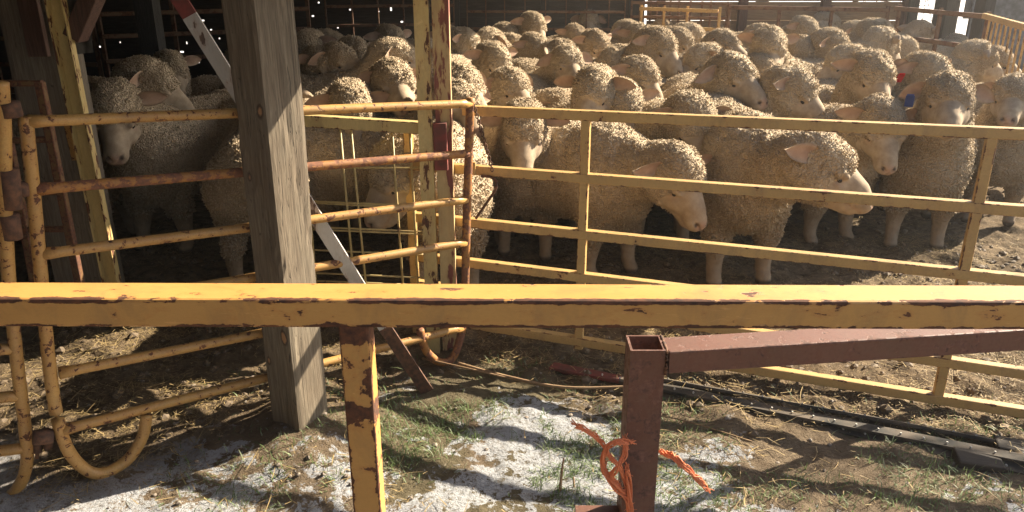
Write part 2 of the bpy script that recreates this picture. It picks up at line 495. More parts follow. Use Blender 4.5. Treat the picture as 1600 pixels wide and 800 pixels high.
def wool_color(t, clump, rnd, base, light, dirt):
    c = t.mix(t.ramp(clump, [(.30, 0), (.70, 1)]), base, light)
    c = t.mix(t.math('MULTIPLY', rnd, .55), c, dirt)
    co = t.coord('Object'); st = t.noise(rand_co(t, co, rnd), 3.2, 4, .6, .5)
    c = t.mix(t.math('MULTIPLY', t.ramp(st, [(.57, 0), (.69, 1)]), .5), c, tuple(x * .5 for x in dirt))
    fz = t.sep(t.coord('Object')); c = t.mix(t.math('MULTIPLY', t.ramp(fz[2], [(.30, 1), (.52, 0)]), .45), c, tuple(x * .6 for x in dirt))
    return c
def make_sheep_materials():
    global M_sheep, M_eye, M_fleece
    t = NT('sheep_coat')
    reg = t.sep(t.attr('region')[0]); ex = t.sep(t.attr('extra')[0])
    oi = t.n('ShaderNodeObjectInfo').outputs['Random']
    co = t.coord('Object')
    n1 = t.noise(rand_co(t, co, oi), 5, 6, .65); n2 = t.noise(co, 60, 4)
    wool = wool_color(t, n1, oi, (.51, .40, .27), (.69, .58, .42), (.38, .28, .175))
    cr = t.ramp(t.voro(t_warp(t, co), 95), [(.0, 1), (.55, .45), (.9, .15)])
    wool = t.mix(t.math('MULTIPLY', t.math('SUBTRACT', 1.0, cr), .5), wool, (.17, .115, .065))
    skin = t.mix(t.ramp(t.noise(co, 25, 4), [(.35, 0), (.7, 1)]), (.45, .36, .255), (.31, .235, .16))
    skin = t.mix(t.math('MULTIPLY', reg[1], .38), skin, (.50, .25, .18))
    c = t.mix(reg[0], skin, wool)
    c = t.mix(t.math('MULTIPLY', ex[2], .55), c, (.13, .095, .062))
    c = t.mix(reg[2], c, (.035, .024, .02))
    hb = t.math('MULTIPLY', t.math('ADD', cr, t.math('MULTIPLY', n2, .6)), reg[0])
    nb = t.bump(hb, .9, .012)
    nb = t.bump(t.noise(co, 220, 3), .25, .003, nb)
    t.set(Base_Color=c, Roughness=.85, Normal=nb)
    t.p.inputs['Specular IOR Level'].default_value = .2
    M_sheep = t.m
    t = NT('eye_wet'); t.set(Base_Color=(.02, .013, .008), Roughness=.12); M_eye = t.m
    t = NT('wool_lock')
    tp = t.sep(t.attr('tip')[0]); oi = t.n('ShaderNodeObjectInfo').outputs['Random']
    co = t.coord('Object')
    c = wool_color(t, t.noise(rand_co(t, co, oi), 5, 6, .65), oi, (.55, .44, .30), (.78, .67, .50), (.42, .31, .20))
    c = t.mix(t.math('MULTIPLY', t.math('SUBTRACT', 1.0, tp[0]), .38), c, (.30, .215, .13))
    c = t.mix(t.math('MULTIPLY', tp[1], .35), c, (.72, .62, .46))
    t.set(Base_Color=c, Roughness=.9)
    t.p.inputs['Specular IOR Level'].default_value = .15
    tr = t.n('ShaderNodeBsdfTranslucent'); t.l(c, tr.inputs[0])
    mx = t.n('ShaderNodeMixShader'); mx.inputs[0].default_value = .36
    t.l(t.p.outputs[0], mx.inputs[1]); t.l(tr.outputs[0], mx.inputs[2]); t.l(mx.outputs[0], t.out.inputs[0])
    M_fleece = t.m
def rand_co(t, co, oi):
    a = t.n('ShaderNodeVectorMath', operation='ADD'); t.l(co, a.inputs[0])
    cb = t.n('ShaderNodeCombineXYZ'); m_ = t.math('MULTIPLY', oi, 57.0)
    for k in range(3): t.l(m_, cb.inputs[k])
    t.l(cb.outputs[0], a.inputs[1]); return a.outputs[0]
def t_warp(t, co):
    x = t.n('ShaderNodeTexNoise'); t.l(co, x.inputs['Vector']); x.inputs['Scale'].default_value = 35; x.inputs['Detail'].default_value = 2
    a = t.n('ShaderNodeVectorMath', operation='MULTIPLY_ADD'); t.l(x.outputs[1], a.inputs[0]); a.inputs[1].default_value = (.03, .03, .03); t.l(co, a.inputs[2])
    return a.outputs[0]
make_sheep_materials()
# ------------------------------------------------------------------ materials
def paint(name, base, base2, rust_at=.62, edge_k=.22, scale=22, rust=((.16, .062, .028), (.055, .026, .017)), rough=.42, stretch=(1, 1, 1), dirt=.25):
    t = NT(name); co = t.coord('Object', stretch)
    n1 = t.noise(co, scale, 8, .62, .3); n2 = t.noise(co, scale * 5, 4); n3 = t.noise(co, 4, 3)
    ed = t.attr('edge')[2]
    v = t.math('MULTIPLY_ADD', ed, edge_k, n1)
    v = t.math('MULTIPLY_ADD', n2, .10, v)
    v = t.math('MULTIPLY_ADD', n3, .12, v)
    mask = t.ramp(v, [(rust_at, 0), (rust_at + .025, 1)])
    halo = t.ramp(v, [(rust_at - .09, 0), (rust_at + .02, 1)])
    b = t.mix(t.ramp(n3, [(.3, 0), (.7, 1)]), base, base2)
    b = t.mix(t.math('MULTIPLY', t.ramp(n2, [(.45, 0), (.75, 1)]), dirt), b, tuple(x * .55 for x in base2))
    b = t.mix(t.math('MULTIPLY', halo, .35), b, (base[0] * .75, base[1] * .45, base[2] * .3))
    r = t.mix(t.ramp(t.noise(co, scale * 3, 5), [(.35, 0), (.68, 1)]), rust[0], rust[1])
    st = t.coord('Object', (stretch[0] * .35, stretch[1], stretch[2]), (5, 2, 7))
    sc = t.ramp(t.noise(st, scale * 2.2, 8, .75, .6), [(.60, 0), (.66, 1)])
    b = t.mix(t.math('MULTIPLY', sc, .30), b, tuple(min(1, x * 1.35 + .06) for x in base))
    gm = t.ramp(t.noise(t.coord('Object', (1, 1, .5), (9, 1, 4)), 9, 7, .7, .5), [(.50, 0), (.72, 1)])
    b = t.mix(t.math('MULTIPLY', gm, .40), b, (.16, .11, .07))
    c = t.mix(mask, b, r)
    nb = t.bump(t.math('SUBTRACT', 1.0, mask), .5, .0015)
    nb = t.bump(n2, .12, .002, nb)
    t.set(Base_Color=c, Roughness=t.ramp(mask, [(0, rough), (1, .85)]), Normal=nb)
    return t.m
def wood(name, c1, c2, crack=(.03, .022, .015), axis='Z', knots=(), green=0.0):
    t = NT(name)
    sc = {'Z': (9, 9, .55), 'X': (.55, 9, 9), 'Y': (9, .55, 9)}[axis]
    co = t.coord('Object', sc); cf = t.coord('Object', tuple(x * 5 for x in sc)); c0 = t.coord('Object')
    n = t.noise(co, 3, 6, .6, 1.2); g = t.noise(cf, 3.2, 5, .6, .6); big = t.noise(c0, 3.5, 3)
    c = t.mix(t.ramp(n, [(.3, 0), (.7, 1)]), c1, c2)
    c = t.mix(t.math('MULTIPLY', t.ramp(g, [(.42, 1), (.6, 0)]), .55), c, tuple(x * .45 for x in c1))
    c = t.mix(t.math('MULTIPLY', t.ramp(big, [(.4, 0), (.75, 1)]), .5), c, (c1[0] * .8, c1[1] * .62, c1[2] * .5))
    cr = t.ramp(t.noise(t.coord('Object', tuple(x * 1.4 for x in sc), (3, 1, 2)), 2.1, 3, .5, .8), [(.492, 0), (.5, 1), (.508, 0)])
    c = t.mix(t.math('MULTIPLY', cr, .8), c, crack)
    h = t.math('SUBTRACT', g, t.math('MULTIPLY', cr, 1.5))
    for (kx, ky, kz, kr) in knots:
        d = t.n('ShaderNodeVectorMath', operation='DISTANCE')
        mp = t.coord('Object', (1, 1, .62)); t.l(mp, d.inputs[0]); d.inputs[1].default_value = (kx, ky, kz * .62)
        q = t.math('ADD', d.outputs['Value'], t.math('MULTIPLY', t.noise(c0, 60, 2), kr * .5))
        k = t.ramp(t.math('DIVIDE', q, kr * 2), [(.42, 1), (.60, 0)]); k2 = t.ramp(t.math('DIVIDE', q, kr * 2), [(.42, 0), (.56, 1), (.72, 0)])
        c = t.mix(k, c, (.36, .20, .10)); c = t.mix(k2, c, (.05, .03, .02))
    nb = t.bump(h, .55, .004)
    t.set(Base_Color=c, Roughness=.85, Normal=nb); return t.m
def plain(name, c1, c2, scale=20, rough=.8, metal=0.0, bump=.3):
    t = NT(name); co = t.coord('Object'); n = t.noise(co, scale, 6)
    t.set(Base_Color=t.mix(t.ramp(n, [(.35, 0), (.65, 1)]), c1, c2), Roughness=rough, Metallic=metal, Normal=t.bump(n, bump, .004)); return t.m

M_yel_near = paint('rail_yellow_paint', (.62, .35, .11), (.55, .29, .085), .75, .20, 22, rough=.38, stretch=(1, 2.2, 2.2), dirt=.12)
M_yel_leg = paint('leg_yellow_paint', (.62, .35, .11), (.55, .29, .085), .75, .42, 26, rough=.38, dirt=.12)
M_panel = paint('panel_yellow_paint', (.58, .375, .14), (.50, .31, .11), .78, .17, 24, rough=.5)
M_gate = paint('gate_yellow_paint', (.51, .295, .09), (.42, .225, .07), .69, .16, 40, rough=.45, dirt=.4)
M_gate_rust = paint('gate_rusty_paint', (.40, .19, .045), (.30, .13, .04), .60, .16, 28, rust=((.24, .10, .05), (.12, .055, .035)), rough=.6, dirt=.5)
M_pale = paint('pale_yellow_paint', (.64, .50, .22), (.55, .42, .17), .77, .2, 30, rough=.5, stretch=(1, 1, .35))
M_paler = paint('peeling_red_yellow_paint', (.58, .45, .22), (.48, .36, .17), .71, .2, 16, rust=((.26, .09, .065), (.15, .055, .04)), rough=.6, stretch=(1, 1, .22))
M_redprimer = paint('red_primer_tube', (.185, .085, .058), (.135, .065, .046), .685, .13, 30, rust=((.22, .11, .08), (.09, .05, .04)), rough=.55, dirt=.35)
M_redpaint = plain('faded_red_paint', (.24, .05, .04), (.12, .045, .035), 22)
M_rust = plain('rusty_steel', (.16, .075, .04), (.06, .033, .024), 50, .85)
M_rust_frame = paint('rust_brown_frame', (.17, .095, .03), (.12, .06, .025), .60, .2, 30, rough=.7)
M_rail_rust = paint('old_rusty_rail', (.20, .115, .06), (.14, .08, .045), .66, .2, 14, rough=.8)
M_silver = paint('worn_white_pole', (.52, .50, .46), (.40, .39, .37), .98, .3, 26, rust=((.16, .11, .085), (.09, .06, .05)), rough=.5, stretch=(1, 1, .3))
M_dark = plain('dark_green_steel', (.016, .017, .016), (.11, .085, .06), 9, .85)
M_stud = plain('worn_stud', (.6, .58, .52), (.4, .38, .34), 60, .5)
M_post = wood('weathered_post', (.145, .115, .08), (.24, .20, .142), knots=((.045, -.078, 1.20, .016), (-.04, -.078, .98, .012), (.05, -.078, .42, .018), (-.05, -.078, .30, .012)))
M_post2 = wood('grey_post', (.15, .125, .095), (.21, .175, .13))
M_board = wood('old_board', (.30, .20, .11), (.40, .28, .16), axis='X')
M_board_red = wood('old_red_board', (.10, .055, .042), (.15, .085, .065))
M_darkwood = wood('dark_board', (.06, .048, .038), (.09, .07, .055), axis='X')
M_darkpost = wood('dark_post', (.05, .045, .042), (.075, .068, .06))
M_tin = plain('dull_tin_sheet', (.24, .24, .24), (.13, .125, .12), 16, .55, .3)
M_roof = plain('roof_underside', (.12, .10, .08), (.16, .13, .10), 6)
t = NT('orange_twine'); co = t.coord('Object'); nn = t.noise(co, 260, 3)
t.set(Base_Color=t.mix(nn, (.72, .17, .06), (.80, .30, .14)), Roughness=.7, Normal=t.bump(nn, .6, .003)); M_twine = t.m

# ground: trampled manure and straw in the pen, pale frosted soil with thin grass outside it
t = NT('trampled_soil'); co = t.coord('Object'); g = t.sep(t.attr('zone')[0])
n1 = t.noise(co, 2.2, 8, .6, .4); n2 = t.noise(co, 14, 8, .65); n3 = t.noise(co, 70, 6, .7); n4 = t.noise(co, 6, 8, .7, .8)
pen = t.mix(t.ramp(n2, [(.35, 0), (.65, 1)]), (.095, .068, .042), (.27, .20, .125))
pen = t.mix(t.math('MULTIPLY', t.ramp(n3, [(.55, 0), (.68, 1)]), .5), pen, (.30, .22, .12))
fore = t.mix(t.ramp(n2, [(.3, 0), (.7, 1)]), (.16, .115, .075), (.30, .235, .16))
gr = t.ramp(t.math('ADD', n1, t.math('MULTIPLY', g[2], .35)), [(.60, 0), (.72, 1)])
fore = t.mix(t.math('MULTIPLY', gr, .38), fore, (.085, .098, .045))
fr = t.math('ADD', t.math('MULTIPLY', n4, .75), t.math('MULTIPLY', n3, .70))
fr = t.math('ADD', fr, t.math('MULTIPLY', n2, .45))
fr = t.math('ADD', fr, t.math('MULTIPLY', g[1], .40))
pt = t.math('ADD', t.math('MULTIPLY', n4, .85), t.math('MULTIPLY', g[1], .38)); pt = t.math('ADD', pt, t.math('MULTIPLY', n2, .38))
pt = t.math('ADD', pt, t.math('MULTIPLY', t.noise(co, 27, 5, .7, .8), .42))
patch = t.ramp(pt, [(.975, 0), (1.11, 1)])
speck = t.ramp(t.math('ADD', t.noise(co, 48, 7, .75, .4), t.math('MULTIPLY', patch, .16)), [(.50, 0), (.66, 1)])
frost = t.math('MULTIPLY', t.math('MULTIPLY', patch, speck), .92)
fore = t.mix(frost, fore, (.55, .57, .60))
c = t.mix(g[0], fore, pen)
h = t.math('ADD', t.math('MULTIPLY', n2, 1.0), t.math('MULTIPLY', n3, .5))
nb = t.bump(h, 1.0, .045); nb = t.bump(t.noise(co, 170, 5), .8, .008, nb)
t.set(Base_Color=c, Roughness=.95, Normal=nb); t.p.inputs['Specular IOR Level'].default_value = .15; M_ground = t.m

def strand_mat(name, c1, c2, c3, trans=.2):
    t = NT(name); v = t.sep(t.attr('tint')[0])
    c = t.mix(v[0], c1, c2); c = t.mix(t.math('MULTIPLY', v[1], .6), c, c3)
    t.set(Base_Color=c, Roughness=.6); tr = t.n('ShaderNodeBsdfTranslucent'); t.l(c, tr.inputs[0])
    mx = t.n('ShaderNodeMixShader'); mx.inputs[0].default_value = trans
    t.l(t.p.outputs[0], mx.inputs[1]); t.l(tr.outputs[0], mx.inputs[2]); t.l(mx.outputs[0], t.out.inputs[0]); return t.m
M_straw = strand_mat('straw', (.56, .42, .20), (.36, .26, .12), (.15, .11, .06), .2)
M_grass = strand_mat('grass', (.09, .16, .04), (.16, .24, .07), (.40, .40, .30), .3)
M_stone = plain('pebble', (.30, .25, .20), (.18, .15, .12), 30)
M_snow = plain('snow_crust', (.80, .80, .80), (.70, .70, .70), 3, .8)
M_bark = wood('bark', (.10, .085, .065), (.15, .13, .10))
# ------------------------------------------------------------------ ground
PA, PB = Vector((.32, 3.17, 0)), Vector((1.72, 2.73, 0))
def onPanel(px, py):                                  # pixel -> point on the vertical plane of the pen panel
    l, f, z = ray(px, py); d = (PB - PA)
    t = (PA.x * d.y - PA.y * d.x) / (l * d.y - f * d.x)
    return Vector((l * t, f * t, CAM_H + z * t))
def axis_pts(fine0, fine1, step, lo, hi):
    a = list(np.arange(fine0, fine1, step)); s = step; x = fine0; left = []
    while x > lo: s *= 1.18; x -= s; left.append(x)
    s = step; x = a[-1]; right = []
    while x < hi: s *= 1.18; x += s; right.append(x)
    return np.array(left[::-1] + a + right)
gx = axis_pts(-2.6, 3.4, .024, -300, 300); gy = axis_pts(1.0, 5.6, .024, -60, 600)
GX, GY = np.meshgrid(gx, gy, indexing='ij')
Pg = np.stack([GX.ravel(), GY.ravel(), np.zeros(GX.size)], 1)
def ground_h(P):
    P = np.asarray(P, float).copy(); P[:, 2] = 0
    q = (vnoise(P, 1.3, 2) - .5) * .05 + (vnoise(P, 5, 3) - .5) * .036 + (vnoise(P, 13, 4) - .5) * .028
    q2 = (vnoise(P, 30, 6) - .5) * .010 + (vnoise(P, 60, 8) - .5) * .005
    q = q * (.55 + .65 * zone_pen(P)) + q2
    far = np.clip((np.hypot(P[:, 0], P[:, 1]) - 14) / 10, 0, 1)
    q = q * (1 - far)
    mound = .065 * np.exp(-((P[:, 0] + .72) ** 2 + (P[:, 1] - 2.55) ** 2) / .09)
    return q + mound
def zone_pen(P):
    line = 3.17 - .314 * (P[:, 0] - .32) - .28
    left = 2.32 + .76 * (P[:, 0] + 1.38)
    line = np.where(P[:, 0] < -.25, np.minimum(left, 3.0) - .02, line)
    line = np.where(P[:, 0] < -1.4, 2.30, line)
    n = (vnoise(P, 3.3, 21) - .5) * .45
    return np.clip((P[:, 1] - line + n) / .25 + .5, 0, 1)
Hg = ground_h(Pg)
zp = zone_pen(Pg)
n_ = vnoise(Pg, 1.1, 31)
frostz = np.clip(1.25 - np.abs(Pg[:, 1] - 1.75) / .9, -.3, 1) * .6 + (n_ - .5) * .5 + .17 + (vnoise(Pg, 3.4, 32) - .5) * .75
frostz = frostz - .5 * np.clip((Pg[:, 0] - .75) / .5, 0, 1)
grassz = np.clip(1 - np.abs(Pg[:, 0] - .05) / .9, 0, 1)
far = np.clip((np.hypot(Pg[:, 0], Pg[:, 1]) - 13) / 3, 0, 1)
frostz = frostz * (1 - far) + .9 * far; zp = zp * (1 - far)
Pg[:, 2] = Hg
nx_, ny_ = len(gx), len(gy)
ii = np.arange(nx_ * ny_).reshape(nx_, ny_)
fq = np.stack([ii[:-1, :-1], ii[1:, :-1], ii[1:, 1:], ii[:-1, 1:]], -1).reshape(-1, 4)
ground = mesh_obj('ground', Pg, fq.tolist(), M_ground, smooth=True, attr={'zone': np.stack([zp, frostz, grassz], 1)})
tag(ground, kind='structure')
def gz(x, y): return float(ground_h(np.array([[x, y, 0.0]]))[0])

def strands(name, pts, L, W, mat, label, cat, flat=True, bend=.25, seed=3, lift=.006):
    rs = np.random.RandomState(seed); n = len(pts)
    z = ground_h(pts)
    base = np.stack([pts[:, 0], pts[:, 1], z + (rs.rand(n) ** 2 * .02 + lift if flat else -.004)], 1)
    a = rs.rand(n) * 2 * math.pi
    if flat: el = (rs.rand(n) - .45) * .45
    else: el = R(50) + rs.rand(n) * R(38)
    d = np.stack([np.cos(a) * np.cos(el), np.sin(a) * np.cos(el), np.sin(el)], 1)
    sd = np.stack([-np.sin(a), np.cos(a), np.zeros(n)], 1); up = np.cross(d, sd)
    bd = rs.randn(n, 1) * bend if flat else -np.abs(rs.randn(n, 1)) * bend * 1.4
    L = L[:, None]; W = W[:, None]; V = []
    for k, (tt, ww) in enumerate(((0, 1), (.35, .95), (.7, .7), (1, .15))):
        c = base + d * L * (tt - (.5 if flat else 0)) + (up if not flat else (sd * .8 + up * .3)) * bd * L * (tt - .5 if flat else tt) ** 2 * (1 if flat else -1) * 1.0
        if not flat: c = base + d * L * tt + np.stack([np.cos(a), np.sin(a), np.zeros(n)], 1) * np.abs(bd) * L * tt ** 2 - np.array([0, 0, 1]) * np.abs(bd) * L * tt ** 2 * .5
        V += [c - sd * W * ww / 2, c + sd * W * ww / 2]
    V = np.stack(V, 1).reshape(-1, 3); b = np.arange(n)[:, None] * 8; F = []
    for k in range(3): F.append(np.concatenate([b + 2 * k, b + 2 * k + 1, b + 2 * k + 3, b + 2 * k + 2], 1))
    tint = np.repeat(np.stack([rs.rand(n), rs.rand(n) ** 2, np.zeros(n)], 1), 8, 0)
    o = mesh_obj(name, V, np.concatenate(F).tolist(), mat, smooth=True, attr={'tint': tint})
    tag(o, label, cat, kind='stuff'); return o
rs = np.random.RandomState(11)
def scatter(n, x0, x1, y0, y1, dens):
    p = np.stack([x0 + rs.rand(n) * (x1 - x0), y0 + rs.rand(n) * (y1 - y0), np.zeros(n)], 1)
    return p[rs.rand(n) < dens(p)]
sp = scatter(26000, -2.6, 3.2, 2.0, 5.6, lambda p: zone_pen(p) * np.clip((vnoise(p, 2.2, 44) - .28) * 2.9 + .2 * (p[:, 0] > .6), .05, 1) * (.35 + .65 * (p[:, 1] < 4.0)))
sp2 = scatter(3800, -1.8, 2.4, 1.3, 3.0, lambda p: (1 - zone_pen(p)) * np.clip((vnoise(p, 2.2, 44) - .45) * 3, .06, 1))
sp4 = scatter(90000, -2.2, 2.8, 2.0, 4.8, lambda p: zone_pen(p) * (np.abs(p[:, 0]) < p[:, 1] * .62 + .5) * np.clip((vnoise(p, 2.6, 45) - .25) * 1.9 + (p[:, 0] > .5) * .25, .05, 1))
sp3 = scatter(5000, -3.5, 4.5, 5.4, 9.5, lambda p: .6)
sp = np.concatenate([sp, sp2, sp3])
strands('straw', sp, .02 + .09 * rs.rand(len(sp)) ** 2.2, .0016 + .0022 * rs.rand(len(sp)), M_straw, 'loose golden straw trampled over the pen floor', 'straw')
def gd(p):
    m = np.exp(-((p[:, 0] + .05) ** 2) / .45) * np.exp(-((p[:, 1] - 2.35) ** 2) / .35) + .9 * np.exp(-((p[:, 0] - 2.0) ** 2) / .25 - ((p[:, 1] - 2.45) ** 2) / .03) + .4 * np.exp(-((p[:, 0] - 1.2) ** 2) / .3 - ((p[:, 1] - 2.2) ** 2) / .02)
    return np.clip((vnoise(p, 4.5, 77) * .6 + vnoise(p, 15, 78) * .5 - .42) * 3, 0, 1) * np.clip(m, 0, 1)
gp = scatter(150000, -1.4, 2.6, 1.3, 3.2, gd)
strands('chaff', sp4, .006 + .020 * rs.rand(len(sp4)) ** 1.5, .0012 + .0020 * rs.rand(len(sp4)), M_straw, 'fine broken chaff and hay bits littering the dirt', 'chaff', seed=8, lift=.002)
strands('grass', gp, .012 + .034 * rs.rand(len(gp)) ** 1.6, .0018 + .0022 * rs.rand(len(gp)), M_grass, 'short frosted green grass in front of the pen', 'grass', flat=False, bend=.5, seed=5)

def rock(c, r, rs):
    vs = []; fs = []
    bm = bmesh.new(); bmesh.ops.create_icosphere(bm, subdivisions=1, radius=1)
    sc = np.array([1, .6 + .5 * rs.rand(), .45 + .4 * rs.rand()])
    A = Matrix.Rotation(rs.rand() * 6.28, 3, 'Z')
    vs = [Vector(c) + (A @ Vector(np.array(v.co) * sc * r * (.8 + .4 * rs.rand()))) for v in bm.verts]
    fs = [tuple(v.index for v in f.verts) for f in bm.faces]; bm.free(); return vs, fs
mb = MB(); rk = np.random.RandomState(4)
peb = scatter(3500, -1.8, 2.4, 1.3, 3.2, lambda p: .25 + .75 * np.exp(-((p[:, 0] + .9) ** 2 + (p[:, 1] - 2.3) ** 2) / .25))
for p in peb:
    r_ = .002 + .010 * rk.rand() ** 4; mb.add(*rock((p[0], p[1], gz(p[0], p[1]) + r_ * .2), r_, rk))
o = mb.build('gravel', M_stone); tag(o, 'small loose stones on the bare soil', 'gravel', kind='stuff')
# clods of dirt and manure in the pen
mb = MB()
cl = scatter(5000, -2.4, 3.0, 2.4, 5.2, lambda p: zone_pen(p) * .8)
for p in cl:
    r_ = .006 + .022 * rk.rand() ** 3; mb.add(*rock((p[0], p[1], gz(p[0], p[1])), r_, rk))
o = mb.build('dirt_clods', plain('clod', (.10, .072, .045), (.17, .125, .08), 40)); tag(o, 'crumbled dry dirt clods on the pen floor', 'dirt', kind='stuff')

# ------------------------------------------------------------------ bright frozen field beyond the yard
o = mesh_obj('snow_field', [(-120, 13.2, .035), (160, 13.2, .035), (160, 300, .035), (-120, 300, .035)], [(0, 1, 2, 3)], M_snow); tag(o, kind='structure')
# ------------------------------------------------------------------ shed: roof, walls and added light blockers
mb = MB()
mb.box((-4.87, 6.4, 2.68), (12.35, 9.8, .06)); mb.box((2.9, 12.7, 2.68), (2.5, 2.6, .06)); mb.box((1.69, 9.35, 2.68), (.74, 3.9, .06)); mb.box((-5.75, -.2, 2.68), (10.5, 3.3, .06)); shed = empty('livestock_shed', (-5, 6.5, 0))  # first slab is the shed's cover; the other three are unseen, added for shade
tag(shed, 'dark open-fronted livestock shed behind the left half of the pen', 'shed')
mb.build('roof_and_shade_slabs', M_roof, shed)
def P2L(o, par): o.location = -par.location; return o
for c in shed.children: P2L(c, shed)
# back wall of boards with a few holes that let daylight through
holes = [(315, 32, 9, 3), (170, 55, 8, 3), (155, 73, 9, 3.5), (283, 81, 9, 3.5), (188, 66, 3, 3), (275, 20, 4, 3), (292, 67, 3, 5), (330, 47, 4, 4), (498, 4, 3, 3), (489, 25, 4, 3), (547, 15, 3, 3),
         (528, 43, 3, 3), (573, 40, 3, 4), (611, 14, 3, 7), (592, 18, 2, 2), (38, 36, 4, 3), (10, 35, 3, 2), (628, 34, 4, 3), (310, 97, 5, 4), (343, 60, 3, 3), (240, 42, 7, 2)]
YW = 10.6
hs = []
for (px, py, w_, h_) in holes:
    a = atY(px - w_ * .55, py - h_ * .42, YW); b = atY(px + w_ * .55, py + h_ * .42, YW); hs.append((a.x, b.x, b.z, a.z))
for i in range(4):                                     # the small barred opening
    for j in range(2):
        x0 = 224 + j * 12; y0 = 6 + i * 6
        if (i, j) == (3, 0): continue
        a = atY(x0, y0, YW); b = atY(x0 + 9, y0 + 3, YW); hs.append((a.x, b.x, b.z, a.z))
def holed_wall(name, x0, x1, z0, z1, Y, th, holes, mat, parent):
    zs = sorted({z0, z1} | {h[2] for h in holes} | {h[3] for h in holes}); mb = MB()
    for k in range(len(zs) - 1):
        a, b = zs[k], zs[k + 1]
        if b - a < 1e-4: continue
        cut = sorted([(h[0], h[1]) for h in holes if h[2] < (a + b) / 2 < h[3]]); x = x0
        for (c, d) in cut + [(x1, x1)]:
            if c > x + 1e-4:
                mb.box(((x + c) / 2, Y, (a + b) / 2), (c - x, th, b - a))
            x = max(x, d)
    o = mb.build(name, mat, parent); P2L(o, parent); return o
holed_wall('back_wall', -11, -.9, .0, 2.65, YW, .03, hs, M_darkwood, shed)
mb = MB(); mb.box((-11, 6, 1.33), (.05, 9.2, 2.66)); P2L(mb.build('unseen_blocker_wall', M_darkwood, shed), shed)  # out of view at the far left, put in to block sky light
mb = MB(); mb.box((-5.1, 2.85, 2.12), (11.6, .05, 1.06)); P2L(mb.build('sky_blocker_board', M_darkwood, shed), shed)  # unseen header board, added to keep sky light out of the shed
mb = MB(); mb.box((-6.65, 2.88, .79), (8.5, .05, 1.58)); P2L(mb.build('unseen_front_blocker', M_darkwood, shed), shed)  # closes the front out of view, added to darken the interior
mb = MB(); mb.box((-5.75, -1.88, 1.33), (10.5, .05, 2.66)); P2L(mb.build('unseen_blocker_wall', M_darkwood, shed), shed)  # unseen, behind the camera; added to block the horizon sky
mb = MB(); mb.box((-1.80, -.55, 1.33), (.05, 4.1, 2.66)); P2L(mb.build('unseen_blocker_wall', M_darkwood, shed), shed)  # unseen wing left of the camera, added to cut sky light
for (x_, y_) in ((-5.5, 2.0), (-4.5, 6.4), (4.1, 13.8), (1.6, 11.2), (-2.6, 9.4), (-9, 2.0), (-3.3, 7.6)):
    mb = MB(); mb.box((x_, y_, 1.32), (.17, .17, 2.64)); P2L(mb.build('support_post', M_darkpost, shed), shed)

# ------------------------------------------------------------------ far fences
def fence(name, a, b, z0, zs, ztop, upx, mat, label, cat='fence', rw=.05, rh=.06, uw=.045, group=None, pipe=False, uprightz=None):
    a, b = Vector((a[0], a[1], 0)), Vector((b[0], b[1], 0)); r = empty(name, ((a.x + b.x) / 2, (a.y + b.y) / 2, 0)); d = b - a
    tag(r, label, cat, group)
    mid = (a + b) / 2; mid.z = 0
    for z in zs:
        m = MB(); p, q = a - mid, b - mid; p.z = q.z = z
        if pipe: m.pipe([p, q], rh / 2)
        else: m.bar(p, q, rw, rh)
        m.build('rail', mat, r, pipe)
    for t_ in upx:
        m = MB(); p = a.lerp(b, t_) - mid
        off = Vector((d.y, -d.x, 0)).normalized() * -.052
        m.bar((p.x + off.x, p.y + off.y, z0), (p.x + off.x, p.y + off.y, ztop), uw, uw, up=(0, 1, 0)); m.build('upright', mat, r)
    return r
# board fence at the back, with daylight between its boards
bf = empty('board_fence', (3.3, 10.25, 0)); tag(bf, 'brown horizontal board fence along the sunny back of the pen', 'fence')
for k, (za, zb) in enumerate(((.05, .255), (.262, .466), (.474, .704), (.712, .936), (.944, 1.157), (1.165, 1.36))):
    m = MB(); m.box((0, (k % 2) * .004, (za + zb) / 2), (3.3, .03, zb - za)); m.build('board', M_board, bf)
for x_ in (-1.5, -.5, .5, 1.5):
    m = MB(); m.box((x_, -.065, .72), (.10, .09, 1.44)); m.build('fence_post', M_board_red, bf)
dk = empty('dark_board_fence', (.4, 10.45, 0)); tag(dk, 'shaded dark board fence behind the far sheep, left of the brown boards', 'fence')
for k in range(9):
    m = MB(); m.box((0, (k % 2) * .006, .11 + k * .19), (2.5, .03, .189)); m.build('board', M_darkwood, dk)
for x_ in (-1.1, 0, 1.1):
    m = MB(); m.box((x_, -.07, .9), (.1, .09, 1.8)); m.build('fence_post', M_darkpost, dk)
fence('pipe_fence', (-.55, 10.15), (1.35, 10.0), 0, (.25, .45, .65, .85, 1.05, 1.2), 1.22, (0, .12, .24, .37, .5, .63, .76, .9, 1), M_rail_rust, 'rusty wire-filled pipe panel in front of the dark boards', group=None, rw=.025, rh=.03, uw=.014)
fence('pipe_fence', (1.42, 10.0), (2.5, 9.75), 0, (.3, .55, .8, 1.0, 1.16), 1.18, (0, .09, .2, .27, .41, .5, .62, .74, .83, 1), M_rail_rust, 'rusty pipe panel with close uprights at the centre back of the pen', rw=.03, rh=.035, uw=.022)
fence('pipe_fence', (1.5, 9.85), (2.3, 9.35), 0, (.5, .9, 1.1), 1.14, (0, .3, .6, 1), M_panel, 'short yellow panel standing askew against the rusty back panel', rw=.03, rh=.04, uw=.03)
fence('pipe_fence', (2.52, 9.75), (4.15, 9.25), 0, (.3, .55, .82, 1.12), 1.16, (0, .33, .66, 1), M_rail_rust, 'brown pipe panel in front of the sunlit back boards', rw=.035, rh=.045, uw=.035)
